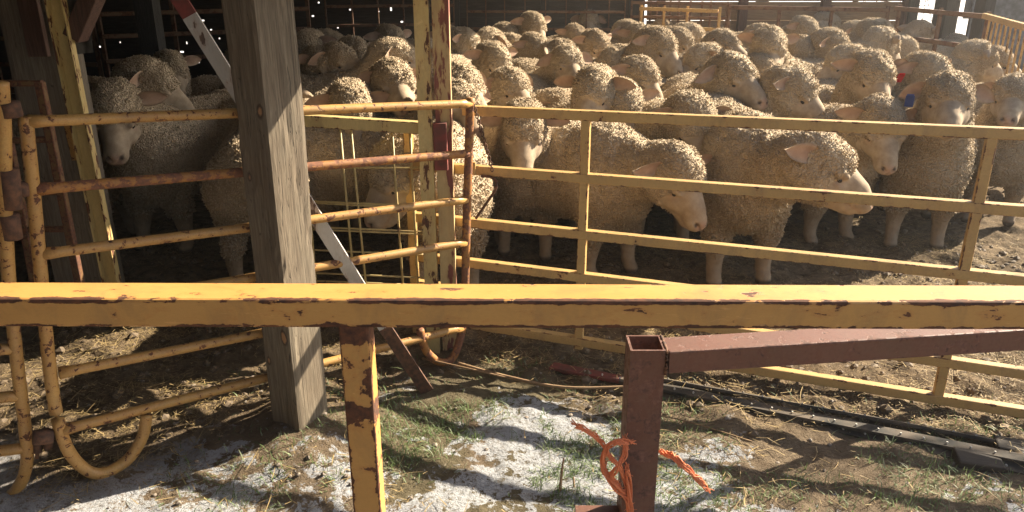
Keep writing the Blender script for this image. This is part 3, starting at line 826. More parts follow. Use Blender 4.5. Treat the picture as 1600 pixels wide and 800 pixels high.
fence('pipe_fence', (4.2, 9.2), (4.45, 7.9), 0, (.3, .6, .85, 1.14), 1.18, (0, .5, 1), M_rail_rust, 'short brown panel closing the far right corner of the pen', rw=.035, rh=.045, uw=.035)
sf = fence('barred_gate', (4.4, 7.8), (3.72, 5.6), 0, (.18, 1.15), 1.17, [i / 15 for i in range(16)], M_panel, 'tan gate of close vertical bars at the right edge of the pen', 'gate', rw=.04, rh=.05, uw=.016)
# interior rails of the dark shed
fence('shed_rail', (-7.5, 8.6), (-4.3, 8.5), 0, (.35, .62, .88, 1.1, 1.3), 1.35, (0, .33, .66, 1), M_rail_rust, 'dim rusty rail fence inside the shed, behind the leftmost sheep', rw=.03, rh=.045, uw=.04)
fence('shed_rail', (-4.2, 8.5), (-2.3, 9.5), 0, (.4, .65, .9, 1.12, 1.3), 1.35, (0, .33, .66, 1), M_rail_rust, 'dim rusty rail fence inside the shed, right of the wooden post', rw=.03, rh=.045, uw=.04)
fence('shed_rail', (-2.2, 9.9), (-.7, 10.2), 0, (.4, .65, .9, 1.12), 1.2, (0, .2, .4, .6, .8, 1), M_rail_rust, 'dim rusty panel by the back wall, left of the double gate post', rw=.025, rh=.035, uw=.02)
# yard posts and clutter at the far right, against the light
for (px, py, Y, w_, lab) in ((1478, 20, 9.9, .19, 'thick dark post standing in the bright gap at the right back'), (1422, 12, 10.2, .14, 'grey post just left of the thick dark post'),
                             (1538, 15, 8.6, .13, 'dark leaning post above the corner of the barred gate')):
    p = atY(px, py, Y); m = MB(); m.box((0, 0, 1.1), (w_, w_, 2.2), .3); o = m.build('wooden_post', M_darkpost); o.location = (p.x, p.y, 0)
    tag(o, lab, 'post')
wl = empty('yard_wall', (6.6, 9.6, 0)); tag(wl, 'grey plank wall with bright gaps behind the barred gate', 'wall')
for (xa, xb, z1_) in ((-1.35, -.62, 1.9), (-.28, .02, 1.9), (.3, 2.6, 1.9)):
    m = MB(); m.box(((xa + xb) / 2, 0, z1_ / 2), (xb - xa, .04, z1_)); m.build('plank', M_tin, wl)
m = MB(); m.box((.6, .045, 1.25), (4, .03, .5)); m.build('plank', M_tin, wl)
wf = empty('wire_mesh_fence', (4.95, 10.6, 0)); tag(wf, 'tangled wire mesh panel glittering in front of the bright field', 'fence')
m = MB(); rr = np.random.RandomState(9)
for i in range(26):
    x_ = -.55 + i * .045; m.pipe([(x_, 0, 0), (x_ + .05 * rr.randn(), .02 * rr.randn(), .7), (x_ + .07 * rr.randn(), 0, 1.5)], .004, 5)
for i in range(17):
    z_ = .08 + i * .085; m.pipe([(-.6, .012, z_), (0, .012 + .02 * rr.randn(), z_ + .03 * rr.randn()), (.65, .012, z_ + .02 * rr.randn())], .004, 5)
m.build('mesh', M_rust, wf)
for x_ in (-.63, .66):
    m = MB(); m.box((x_, 0, .78), (.05, .05, 1.56)); m.build('upright', M_darkpost, wf)
# bare trees outside the frame to the right: their branches throw the broken shade on the foreground
def bare_tree(x, y, H, seed, label):
    rt = random.Random(seed); r = empty('bare_tree', (x, y, 0)); tag(r, label, 'tree', 'bare trees beyond the yard'); tr = MB(); cr = MB()
    def grow(p, d, L, rad, lev, mb):
        n = 5; pts = [p]; q = p; dd = d.copy()
        for i in range(n):
            dd = (dd + Vector((rt.gauss(0, .12), rt.gauss(0, .12), rt.gauss(0, .08) + .03))).normalized(); q = q + dd * L / n; pts.append(q)
        mb.pipe(pts, 1.0, 6 if lev else 9, scale=[rad * (1 - .55 * i / n) for i in range(n + 1)])
        if lev >= 4: return
        for k in range(4 if lev < 3 else 3):
            i = rt.randint(2, n); a = rt.uniform(0, 6.28)
            nd = (dd * .7 + Vector((math.cos(a), math.sin(a), rt.uniform(-.1, .6))) * .8).normalized()
            grow(pts[i], nd, L * rt.uniform(.5, .75), rad * .45, lev + 1, cr)
    grow(Vector((0, 0, -.1)), Vector((.05, 0, 1)), H * .45, .17, 0, tr)
    tr.build('trunk', M_bark, r, True); cr.build('crown', M_bark, r, True)
bare_tree(5.5, 4.9, 5.6, 3, 'bare tree beyond the yard, out of frame on the right')

# ------------------------------------------------------------------ haze volume added over the whole yard to imitate lens veil
m = MB(); m.box((0, 270, 3.6), (640, 720, 10.0))
hm = bpy.data.materials.new('veil_haze'); hm.use_nodes = True; ht = hm.node_tree; ht.nodes.clear()
ho = ht.nodes.new('ShaderNodeOutputMaterial'); hv = ht.nodes.new('ShaderNodeVolumePrincipled'); ht.links.new(hv.outputs[0], ho.inputs['Volume'])
hv.inputs['Color'].default_value = (1, .97, .92, 1); hv.inputs['Density'].default_value = .0032; hv.inputs['Anisotropy'].default_value = .6
hz_ = m.build('haze', hm); tag(hz_, 'thin pale haze added as a veil over the yard', 'haze', kind='stuff')
# ------------------------------------------------------------------ wooden posts
def wood_post(name, loc, w, d, H, rz, mat, label, parent=None, seed=0, z0=-.15):
    n = 70; vs = []; fs = []; per = 9
    def prof():
        out = []
        for (x0, y0, x1, y1) in ((-1, -1, 1, -1), (1, -1, 1, 1), (1, 1, -1, 1), (-1, 1, -1, -1)):
            for k in range(per): t_ = k / per; out.append((x0 + (x1 - x0) * t_, y0 + (y1 - y0) * t_))
        return out
    pr = prof(); k = len(pr); P = []
    for i in range(n + 1):
        z = z0 + (H - z0) * i / n
        for (a, b) in pr:
            c = (abs(a) * abs(b)) ** 10 * .035
            P.append((a * (1 - c) * w / 2, b * (1 - c) * d / 2, z))
    P = np.array(P); Q = P * np.array([14, 14, 1.6]); 
    off = (vnoise(Q, 1.0, seed) - .5) * .014 + (vnoise(P * np.array([60, 60, 4]), 1, seed + 4) - .5) * .004
    crack = np.clip(1 - np.abs(vnoise(P * np.array([11, 11, .7]), 1, seed + 9) - .5) / .02, 0, 1) * .006
    N = P.copy(); N[:, 2] = 0; N /= np.linalg.norm(N, axis=1)[:, None]
    P = P + N * (off - crack)[:, None]
    for i in range(n):
        for j in range(k): fs.append((i * k + j, i * k + (j + 1) % k, (i + 1) * k + (j + 1) % k, (i + 1) * k + j))
    fs.append(tuple(range(k))[::-1]); fs.append(tuple(n * k + j for j in range(k)))
    o = mesh_obj(name, P, fs, mat, parent, False); o.location = loc; o.rotation_euler = (0, 0, rz); tag(o, label, 'post'); return o
p = atY(468, 640, 2.60)
wood_post('wooden_post', (p.x, 2.60, 0), .155, .150, 2.63, R(-33), M_post, 'thick weathered grey-brown timber post in front of the yellow pipe gate', seed=3)
p2 = atZ(140, 478, 0.0); p2.y = 3.75; p2.x = -2.12
wood_post('wooden_post', (p2.x, p2.y, 0), .26, .20, 2.63, R(8), M_post2, 'wide shaded grey timber post at the left, behind the gate hinges', seed=8)
o = MB(); a, b = atY(36, -40, 3.60), atY(62, 88, 3.60)
o.bar((a.x, 3.60, a.z), (b.x, 3.60, b.z), .03, .085, up=(1, 0, 0), n=6); q = o.build('plank', M_board_red); tag(q, 'short reddish plank nailed to the left side of the grey post', 'plank')
# leaning pale yellow channel in front of the grey post
def channel(name, a, b, w, d, th, mat, label, cat, up=(0, 1, 0), extra=None):
    """a steel channel (U section) from a to b, open side along -up"""
    m = MB(); hw = w / 2
    pr = [(-hw, -d / 2), (-hw + th, -d / 2), (-hw + th, d / 2 - th), (hw - th, d / 2 - th), (hw - th, -d / 2), (hw, -d / 2), (hw, d / 2), (-hw, d / 2)]
    n = 24; a, b = Vector(a), Vector(b)
    m.sweep([a.lerp(b, i / n) for i in range(n + 1)], pr, [.7, .7, 0, 0, .7, .7, .4, .4], up)
    o = m.build(name, mat); tag(o, label, cat); return o
a, b = atY(84, -30, 3.42), atY(181, 470, 3.50)
channel('steel_channel', (b.x, b.y, -.02), (a.x - .01, a.y, a.z + .1), .072, .04, .006, M_pale, 'pale yellow steel channel leaning against the shaded grey post', 'channel')
a, b = atY(106, 190, 3.53), atY(120, 250, 3.53)
m = MB(); m.bar(a, b, .012, .042, up=(1, 0, 0), n=5); q = m.build('metal_strip', M_gate); tag(q, 'short speckled yellow strip left of the leaning pale channel', 'strip')
# tin sheet and brown brace hanging on the grey post
sh = empty('tin_sheet', (0, 0, 0)); tag(sh, 'creased grey tin sheet wrapped on the grey post by the beam end', 'sheet')
pts = [atY(100, -30, 3.60), atY(146, -30, 3.56), atY(146, 82, 3.56), atY(112, 86, 3.60)]
c0 = sum(pts, Vector()) / 4; vs = []; fs = []
for i in range(9):
    for j in range(7):
        u_, v_ = i / 8, j / 6; q = pts[0].lerp(pts[1], u_).lerp(pts[3].lerp(pts[2], u_), v_); q.y += .012 * math.sin(u_ * 9 + v_ * 3) + .006 * math.sin(v_ * 14); vs.append(q)
nn_ = len(vs); vs += [v + Vector((0, .003, 0)) for v in vs]
for i in range(8):
    for j in range(6):
        a_ = i * 7 + j; fs.append((a_, a_ + 1, a_ + 8, a_ + 7)); fs.append((a_ + nn_, a_ + 7 + nn_, a_ + 8 + nn_, a_ + 1 + nn_))
mesh_obj('sheet', vs, fs, M_tin, sh, True)
m = MB(); a, b = atY(168, -60, 3.48), atY(118, 58, 3.48); m.bar(a, b, .07, .09, up=(0, 1, 0), n=6); q = m.build('brace', M_board_red); tag(q, 'dark brown diagonal brace end in front of the tin sheet', 'brace')

# ------------------------------------------------------------------ yellow pipe gate (left, passing behind the timber post)
GA, GB = Vector((-1.395, 2.27, 0)), Vector((-.165, 3.21, 0))
def onGate(px, py):
    l, f, z = ray(px, py); d = (GB - GA); t_ = (GA.x * d.y - GA.y * d.x) / (l * d.y - f * d.x)
    return Vector((l * t_, f * t_, CAM_H + z * t_))
gate = empty('pipe_gate', (GA.x, GA.y, 0)); tag(gate, 'long worn yellow pipe gate of six bars passing behind the timber post', 'gate')
def rel(pts, r): return [Vector(p) - Vector((r.location.x, r.location.y, 0)) for p in pts]
def bez(pts, n=8):
    """smooth polyline through the given points (Catmull-Rom)"""
    P = [pts[0]] + list(pts) + [pts[-1]]; out = []
    for i in range(1, len(P) - 2):
        for k in range(n):
            t_ = k / n; a_, b_, c_, d_ = P[i - 1], P[i], P[i + 1], P[i + 2]
            out.append(.5 * ((2 * b_) + (c_ - a_) * t_ + (2 * a_ - 5 * b_ + 4 * c_ - d_) * t_ ** 2 + (3 * b_ - a_ - 3 * c_ + d_) * t_ ** 3))
    out.append(P[-2]); return out
L_ = [onGate(*q) for q in ((40, 182), (52, 300), (64, 430), (76, 560), (90, 655), (112, 712), (150, 740), (195, 722), (222, 684), (229, 648))]
m = MB(); m.pipe(bez(rel(L_, gate)), .0195, 12); m.build('frame_upright', M_gate, gate, True)
R_ = [onGate(*q) for q in ((735, 153), (732, 250), (729, 350), (726, 470), (721, 520), (708, 558), (688, 566), (666, 548), (656, 515))]
m = MB(); m.pipe(bez(rel(R_, gate)), .0175, 12); m.build('frame_upright', M_gate_rust, gate, True)
for k, (a, b, mt) in enumerate((((44, 190), (735, 162), M_gate), ((56, 296), (731, 240), M_gate_rust), ((66, 397), (729, 312), M_gate), ((72, 487), (727, 379), M_gate), ((92, 583), (727, 458), M_gate), ((97, 672), (722, 512), M_gate))):
    pa, pb = rel((onGate(*a), onGate(*b)), gate); m = MB(); pts = [pa.lerp(pb, i / 30) for i in range(31)]
    sc_ = [1.25 if i in (0,) else (1.1 if i == 30 else 1) for i in range(31)]
    m.pipe(pts, .0168, 12, scale=sc_); m.build('gate_bar', mt, gate, True)
# hinge pieces of the gate at the left upright
for (x_, y_) in ((30, 297), (68, 684)):
    a = onGate(x_ - 16, y_); b = onGate(x_ + 14, y_ - 2); m = MB(); m.pipe(rel((a, b), gate), .024, 12); m.build('hinge', M_rust, gate, True)
# neighbouring gate, cut by the left edge of the frame
g2 = empty('pipe_gate', (-1.62, 2.2, 0)); tag(g2, 'yellow pipe gate with a bent foot, cut off by the left edge', 'gate')
def A2(px, py): return atY(px, py, 2.22 + (px - 30) * .0006)
pts = [A2(*q) for q in ((2, 128), (6, 200), (8, 330), (14, 440), (26, 560), (38, 660), (42, 720), (26, 765), (-20, 800), (-70, 800))]
m = MB(); m.pipe(bez(rel(pts, g2)), .0195, 12); m.build('frame_upright', M_gate, g2, True)
for (a, b) in (((-120, 552), (22, 545)), ((-120, 632), (34, 618)), ((-120, 718), (40, 700))):
    pa, pb = rel((A2(*a), A2(*b)), g2); m = MB(); m.pipe([pa.lerp(pb, i / 6) for i in range(7)], .018, 12); m.build('gate_bar', M_gate, g2, True)
for (y0, y1) in ((265, 325), (335, 372), (160, 182)):
    a, b = A2(14, y0), A2(20, y1); m = MB(); m.pipe(rel((a, b), g2), .027, 12); m.build('hinge', M_rust, g2, True)
pin = empty('hinge_pin', (0, 0, 0)); tag(pin, 'rusty hinge pin linking the two yellow gates near the ground', 'hinge')
m = MB(); m.pipe([atY(38, 620, 2.24), atY(48, 670, 2.24), atY(58, 700, 2.24), atY(58, 716, 2.24)], .006, 8); m.build('pin', M_rust, pin, True)
m = MB(); m.pipe([atY(57, 678, 2.24), atY(59, 706, 2.24)], .014, 10); m.build('sleeve', M_rust, pin, True)
m = MB(); m.pipe([atY(73, 672, 2.25), atY(75, 700, 2.25)], .014, 10); m.build('sleeve', M_rust, pin, True)
# rusty angle-iron frames behind, at the left
g3 = empty('rusty_fence', (-1.9, 2.9, 0)); tag(g3, 'narrow rust-brown pipe panel standing behind the gate hinges', 'panel')
def A3(px, py): return atY(px, py, 2.95)
for (a, b) in (((62, 128), (132, 480)), ((10, 205), (64, 490))):
    m = MB(); m.bar(*rel((A3(*a), A3(*b)), g3), .03, .03, n=8, up=(0, 1, 0)); m.build('upright', M_rust_frame, g3)
for (a, b) in (((-10, 130), (66, 130)), ((14, 219), (80, 218)), ((30, 300), (96, 300)), ((36, 358), (106, 358)), ((40, 392), (112, 392))):
    m = MB(); m.bar(*rel((A3(*a), A3(*b)), g3), .022, .022, n=5); m.build('rail', M_rust_frame, g3)

# ------------------------------------------------------------------ leaning pole behind the timber post
pole = empty('leaning_pole', (-.36, 2.86, 0)); tag(pole, 'worn white steel pole with a red top, leaning behind the timber post', 'pole')
a, b = atZ(668, 618, -.01), atY(262, -30, 2.78); a.y = 2.86; a = atY(668, 612, 2.86)
c = atY(602, 512, 2.85); rp = rel((a, c, b), pole); q = rp[0].lerp(rp[2], .93)
tprof = [(-.026, -.004), (-.004, -.004), (-.004, -.03), (.004, -.03), (.004, -.004), (.026, -.004), (.026, .006), (-.026, .006)]
def tee(m, p0, p1, n=30, up=(0, 1, 0), s=1.0): m.sweep([p0.lerp(p1, i / n) for i in range(n + 1)], [(x_ * s, y_ * s) for x_, y_ in tprof], [1, .3, 1, 1, .3, 1, 1, 1], up)
m = MB(); tee(m, rp[0], rp[1], 8, (0, -1, 0)); m.build('pole_foot', M_rust, pole)
m = MB(); tee(m, rp[1], q, 30, (0, -1, 0)); m.build('pole_shaft', M_silver, pole)
m = MB(); tee(m, q, rp[2], 5, (0, -1, 0)); m.build('pole_tip', M_redpaint, pole)

# ------------------------------------------------------------------ two steel gate posts side by side, and the wire gate hung on the left one
a = atY(672, 300, 3.27)
channel('gate_post', (a.x - .008, 3.27, -.05), (a.x - .008, 3.27, 2.62), .056, .05, .007, M_pale, 'pale yellow peeling channel post, left of the pair of gate posts', 'post', up=(0, -1, 0))
a = atY(697, 300, 3.30)
channel('gate_post', (a.x, 3.30, -.05), (a.x, 3.30, 2.62), .066, .06, .007, M_paler, 'red-streaked peeling post, right of the pair of gate posts', 'post', up=(0, -1, 0))
a, b = atY(687, 192, 3.25), atY(690, 265, 3.25); m = MB(); m.bar(a, b, .03, .055, up=(1, 0, 0), n=4); o = m.build('latch_block', M_redpaint); tag(o, 'red latch block fixed on the paired gate posts', 'latch')
wg = empty('wire_gate', (-.65, 3.36, 0)); tag(wg, 'pale yellow wire mesh gate hanging between timber post and paired posts', 'gate')
W0, W1 = Vector((-1.12, 3.47, 0)), Vector((-.345, 3.31, 0))
def onW(px, py):
    l, f, z = ray(px, py); d = (W1 - W0); t_ = (W0.x * d.y - W0.y * d.x) / (l * d.y - f * d.x); return Vector((l * t_, f * t_, CAM_H + z * t_))
m = MB(); m.bar(*rel((onW(400, 183), onW(668, 200)), wg), .045, .050, n=20); m.build('top_bar', M_pale, wg)
m = MB()
for (xa, xb) in ((473, 497), (531, 557), (548, 575), (612, 632), (640, 655)):
    m.pipe(rel((onW(xa, 200), onW(xb, 480)), wg), .0055, 8)
for (ya, yb) in ((298, 262), (312, 322), (314, 326), (352, 362), (356, 366), (388, 398), (424, 434), (436, 446)):
    if ya == 298: ya, yb = 262, 262
    m.pipe(rel((onW(430, ya), onW(664, yb)), wg), .0045, 8)
m.build('wire_grid', M_pale, wg, True)

# ------------------------------------------------------------------ yellow pen panel
pn = empty('pen_fence', (PA.x, PA.y, 0)); tag(pn, 'yellow square-tube pen panel with six rails in front of the sheep', 'panel')
d_ = (PB - PA).normalized(); nrm = Vector((d_.y, -d_.x, 0))
def alongP(X): return PA + d_ * ((X - PA.x) / d_.x)
for k, (ya, yb) in enumerate(((180, 206), (278, 323), (366, 429), (433, 508), (482, 571), (534, 631))):
    za, zb = onPanel(915, ya), onPanel(1520, yb); s_ = (zb - za) / (zb.x - za.x)
    x0, x1 = -.44, 2.35
    if k == 0: x0 = -.20
    m = MB(); m.bar(*rel((za + s_ * (x0 - za.x), za + s_ * (x1 - za.x)), pn), .038, .040, n=60); m.build('rail', M_panel, pn)
for (a, b) in (((916, 186), (915, 545)), ((1550, 212), (1493, 624)), ((637, 192), (654, 560))):
    pa, pb = onPanel(*a), onPanel(*b)
    m = MB(); pa, pb = rel((pa - nrm * .0, pb - nrm * .0), pn); pb.x = pa.x; pb.y = pa.y
    m.bar(pa, pb, .036, .032, up=(nrm.x, nrm.y, 0), n=20); m.build('upright', M_panel, pn)
# chain and hook rod at the gate end
m = MB(); c0, c1 = onGate(742, 165), onGate(758, 262); c0.y -= .03; c1.y -= .03; n_l = 22
for i in range(n_l):
    t_ = i / (n_l - 1); p = c0.lerp(c1, t_); p.x += .012 * math.sin(t_ * 2.2) + .02 * t_ ** 2; ring = []
    for k in range(12):
        an = 2 * math.pi * k / 12; lx, lz = .0052 * math.cos(an), .0098 * math.sin(an)
        ring.append(p + (Vector((lx, 0, lz)) if i % 2 else Vector((0, lx, lz))))
    m.pipe(ring, .0026, 6, closed=True, caps=False, up=(.3, 1, .2))
o = m.build('chain', M_rust, smooth=True); tag(o, 'rusty latch chain dangling from the end of the pipe gate', 'chain')
m = MB(); pts = [onPanel(*q) for q in ((752, 272), (768, 274), (776, 281), (774, 294), (762, 312), (744, 338))]
for q in pts: q.y -= .03
m.pipe(bez(pts), .006, 8); o = m.build('hook_rod', M_rust, smooth=True); tag(o, 'bent rusty hook rod hanging right of the pipe gate', 'rod')
a, b = onPanel(741, 251), onPanel(741, 270); a.y -= .028; b.y -= .028; m = MB(); m.bar(a, b, .014, .014, up=(0, 1, 0)); o = m.build('latch_tab', M_panel); tag(o, 'small yellow latch tab on the second panel rail', 'latch')

# ------------------------------------------------------------------ near yellow railing
nr = empty('near_railing', (-.27, 1.225, 0)); tag(nr, 'thick yellow square-tube railing crossing the whole foreground', 'railing')
a = atY(0, 467, 1.20); b = atY(1600, 472, 1.20); s_ = (b - a) / (b.x - a.x)
ztop = a + s_ * (-1.3 - a.x), a + s_ * (1.5 - a.x)
pa, pb = [Vector((p.x, 1.2375, p.z - .0255)) for p in ztop]
m = MB(); m.bar(*rel((pa, pb), nr), .075, .051, bev=.005, n=220)
rv = np.random.RandomState(2)
for i, v in enumerate(m.v):                        # the paint is worn through all along the top front corner
    x_, y_, z_ = v
    if y_ < -.018 and z_ > 1.0 and m.e[i] > .5:
        m.e[i] = 1.12 + .55 * math.sin(x_ * 5.1) * math.sin(x_ * 2.3 + 1)
    elif m.e[i] > .5: m.e[i] *= .55
m.build('top_rail', M_yel_near, nr)
bl = atY(559, 800, 1.2); tl = atY(552, 515, 1.2)
for X in (tl.x, -1.28, 1.48):
    m = MB(); zt = 1.082
    m.bar((X - nr.location.x, 0.0, -.12), (X - nr.location.x, 0.0, zt), .050, .050, up=(0, 1, 0), bev=.004, n=130)
    for i, (x_, y_, z_) in enumerate(m.v):
        band = 0
        for (zc, hw, am) in ((1.075, .040, 1.1), (1.02, .03, .30), (1.005, .05, .22), (.915, .016, 1.2), (.90, .022, .5), (.80, .01, .35), (.66, .012, .4)):
            band = max(band, am * max(0, 1 - (abs(z_ - zc + .006 * math.sin(x_ * 160)) / hw) ** 2))
        m.e[i] = max(m.e[i] * .55, band)
    m.build('leg', M_yel_leg, nr)

# ------------------------------------------------------------------ red primed steel frame
rf = empty('steel_stand', (.25, 1.55, 0)); tag(rf, 'reddish-brown square steel tube frame in front of the pen', 'frame')
tp = atY(1013, 548, 1.50); w3 = .0735
def tube(m, c, z0, z1, w, th):
    def sq(r, z): return [Vector((c[0] + sx * r, c[1] + sy * r, z)) for sx, sy in ((-1, -1), (1, -1), (1, 1), (-1, 1))]
    o_, i_ = w / 2, w / 2 - th; vs = []; es = []
    lv = [(o_, z0 + (z1 - z0) * k / 20) for k in range(21)] + [(i_, z1), (i_, z1 - .25)]
    for r_, z in lv: vs += sq(r_, z); es += [1] * 4
    fs = []
    for k in range(len(lv) - 1):
        for j in range(4): fs.append((k * 4 + j, k * 4 + (j + 1) % 4, (k + 1) * 4 + (j + 1) % 4, (k + 1) * 4 + j))
    fs.append(tuple((len(lv) - 1) * 4 + j for j in range(4))); m.add(vs, fs, [.5] * len(vs))
cx, cy = tp.x - rf.location.x, 1.50 + w3 / 2 - rf.location.y
m = MB(); tube(m, (cx, cy), -.1, tp.z, w3, .005); m.build('upright', M_redprimer, rf)
e0 = atY(1043, 549, 1.50); e1 = atZ(1600, 516, tp.z - .004)
dz = .052; p0 = Vector((e0.x + .001, 1.50 + w3 / 2, tp.z - .004 - dz / 2)); p1 = Vector((e1.x, e1.y + w3 / 2, p0.z)); dd = (p1 - p0)
m = MB(); m.bar(*rel((p0, p1 + dd * .3), rf), w3 - .002, dz, n=40); m.build('top_bar', M_redprimer, rf)
pe = p1 + dd * .3; m = MB(); tube(m, (pe.x - .037 - rf.location.x + .075, pe.y - rf.location.y), -.1, tp.z, w3, .005); m.build('upright', M_redprimer, rf)
m = MB(); wr = random.Random(3); jx = e0.x - .001
wpts = [Vector((jx, 1.4985 + .002 * wr.random(), p0.z - dz / 2 + dz * i / 14)) for i in range(15)] + [Vector((jx, 1.50 + w3 * i / 16, tp.z - .003 + .002 * wr.random())) for i in range(1, 17)]
m.pipe(rel(wpts, rf), .0035, 7, scale=[wr.uniform(.7, 1.35) for _ in wpts]); m.build('weld', M_rust, rf, True)
q0 = atY(900, 799, 1.53); m = MB(); m.bar(*rel((Vector((q0.x, 1.537, q0.z - .022)), Vector((tp.x - w3 / 2 - .001, 1.537, q0.z - .022))), rf), .04, .04, n=20); m.build('low_bar', M_redprimer, rf)

# ------------------------------------------------------------------ orange twine knotted round the red upright
tw = empty('baling_twine', (.2, 1.47, 0)); tag(tw, 'frayed orange baling twine knotted round the red steel upright', 'twine')
def T(px, py, dy=0.0): return atY(px, py, 1.487 + dy)
strandsT = [
    [T(901, 664, -.01), T(920, 676, -.01), T(942, 692), T(952, 712, -.01), T(965, 728, -.02), T(978, 752), T(984, 800, .0)],
    [T(984, 690, -.01), T(966, 690, -.02), T(950, 700, -.02), T(942, 720, -.01), T(945, 738, -.01), T(960, 752, -.015), T(974, 768, -.005)],
    [T(944, 722, .0), T(948, 742, -.01), T(962, 762, -.01), T(978, 775, -.004), T(985, 800, -.004)],
    [T(975, 688, .0), T(977, 710, -.012), T(966, 730, -.02), T(955, 744, -.012), T(962, 760, -.01)],
    [T(980, 730, -.008), T(984, 760, -.008), T(986, 810, -.006)],
    [T(984, 716, -.004), T(1010, 716, -.008), T(1030, 712, -.006), T(1044, 712, .01)],
]
strandsT = strandsT[:5]
tl2 = [T(1034, 706, .05), T(1052, 714, .02), T(1072, 730, .0), T(1090, 748, .0), T(1104, 762, .0)]
rt = random.Random(5)
for S_ in strandsT + [tl2]:
    m = MB(); base = bez(S_, 7)
    for k in range(11):
        ph = rt.uniform(0, 6.28); rad = rt.uniform(.002, .0062); w_ = rt.uniform(.18, .4); w2 = rt.uniform(0, 6)
        pts = [p + Vector((math.cos(ph + i * w_) * rad, math.sin(ph + i * w_) * rad * .7, math.sin(ph + i * w_) * rad + .0015 * math.sin(i * .9 + w2))) for i, p in enumerate(base)]
        m.pipe(rel(pts, tw), rt.uniform(.0011, .0019), 5)
    for k in range(14):
        q = rt.choice(base); dv = Vector((rt.gauss(0, 1), rt.gauss(0, .5), rt.gauss(0, 1))).normalized(); m.pipe(rel((q, q + dv * rt.uniform(.008, .016)), tw), .0006, 4)
    for end in (base[0], base[-1]):
        if end is base[-1] and S_ is not tl2: continue
        prev = base[1] if end is base[0] else base[-2]; d0 = (end - prev).normalized()
        for k in range(9):
            dv = (d0 + Vector((rt.gauss(0, .3), rt.gauss(0, .2), rt.gauss(0, .3)))).normalized(); m.pipe(rel((end - d0 * .004, end + dv * rt.uniform(.008, .018)), tw), .0009, 4)
    m.build('strand', M_twine, tw, True)

# ------------------------------------------------------------------ steel T-posts and scrap lying on the ground
def ground_pt(px, py, z=.02): return atZ(px, py, z)
def tpost(a, b, lab, roll, red=0.0, lift=.03):
    A, B = ground_pt(*a, lift), ground_pt(*b, lift); r = empty('t_post', (A.x, A.y, 0)); tag(r, lab, 'post', 'steel T-posts lying on the ground')
    A, B = rel((A, B), r); q = A.lerp(B, red); m = MB(); up = Vector((math.sin(roll), 0, math.cos(roll)))
    tee(m, q, B, 40, up, 1.15); m.build('post_shaft', M_dark, r)
    if red: m = MB(); tee(m, A, q, 6, up, 1.15); m.build('painted_tip', M_redpaint, r)
    m = MB(); L = (B - A).length; n = int(L / .075); dd = (B - A).normalized(); sd = dd.cross(up).normalized()
    for i in range(2, n):
        p = A + dd * (i * .075) + up * .012 + sd * .012
        m.pipe([p - up * .003, p + up * .004], .0036, 6, mi=1)
    m.build('post_shaft', [M_dark, M_stud], r)
    return r
tpost((862, 572), (1620, 722), 'black studded steel post with red tip, lying farthest left', .2, .17, .022)
tpost((960, 590), (1640, 742), 'black studded steel post, nearest to the camera of the lying three', -.5, 0, .008)
tpost((985, 584), (1700, 716), 'black studded steel post, rearmost of the lying three', .9, 0, .014)
for (px, py, l_, w_, h_, rz, lab) in ((1530, 714, .15, .09, .035, -.22, 'blackened wooden block at the end of the lying posts'), (1600, 696, .18, .08, .035, -.30, 'dark scorched timber offcut at the right edge')):
    p = ground_pt(px, py, .03); m = MB(); m.box((0, 0, 0), (l_, w_, h_)); bm = bmesh.new()
    o = m.build('wood_block', wood('charred_' + lab[:5], (.03, .026, .024), (.09, .07, .05), axis='X')); o.location = (p.x, p.y, h_ / 2 - .005); o.rotation_euler = (.06, .05, rz); bm.free()
    bv = o.modifiers.new('bevel', 'BEVEL'); bv.width = .006; bv.segments = 2
    tag(o, lab, 'block')
def stick(pts, r, lab, mat=M_straw, name='stick'):
    m = MB(); P_ = bez([ground_pt(x_, y_, z_) for x_, y_, z_ in pts], 6); n = len(P_)
    m.pipe(P_, 1.0, 6, scale=[r * (1 - .4 * i / n) for i in range(n)]); o = m.build(name, mat, smooth=True); tag(o, lab, 'stick'); return o
M_stick = wood('dry_stick', (.30, .19, .10), (.42, .29, .16), axis='X')
stick([(716, 568, .04), (790, 588, .035), (880, 605, .03), (985, 604, .035)], .008, 'long pale dry stick lying between gate and red frame', M_stick)
stick([(0, 0, 0)] if False else [(1175, 690, .02), (1060, 655, .02), (960, 640, .03)], .003, 'thin bent straw stalk behind the red upright', M_stick)
stick([(660, 560, .03), (740, 578, .05), (800, 592, .03)], .005, 'short brown twig by the foot of the leaning pole', M_stick)
stick([(875, 768, .0), (878, 735, .05), (881, 716, .07)], .005, 'short cut stalk sticking up from the frosted grass', M_stick)
stick([(897, 762, .0), (896, 745, .03)], .004, 'tiny cut stalk standing right of the taller one', M_stick)
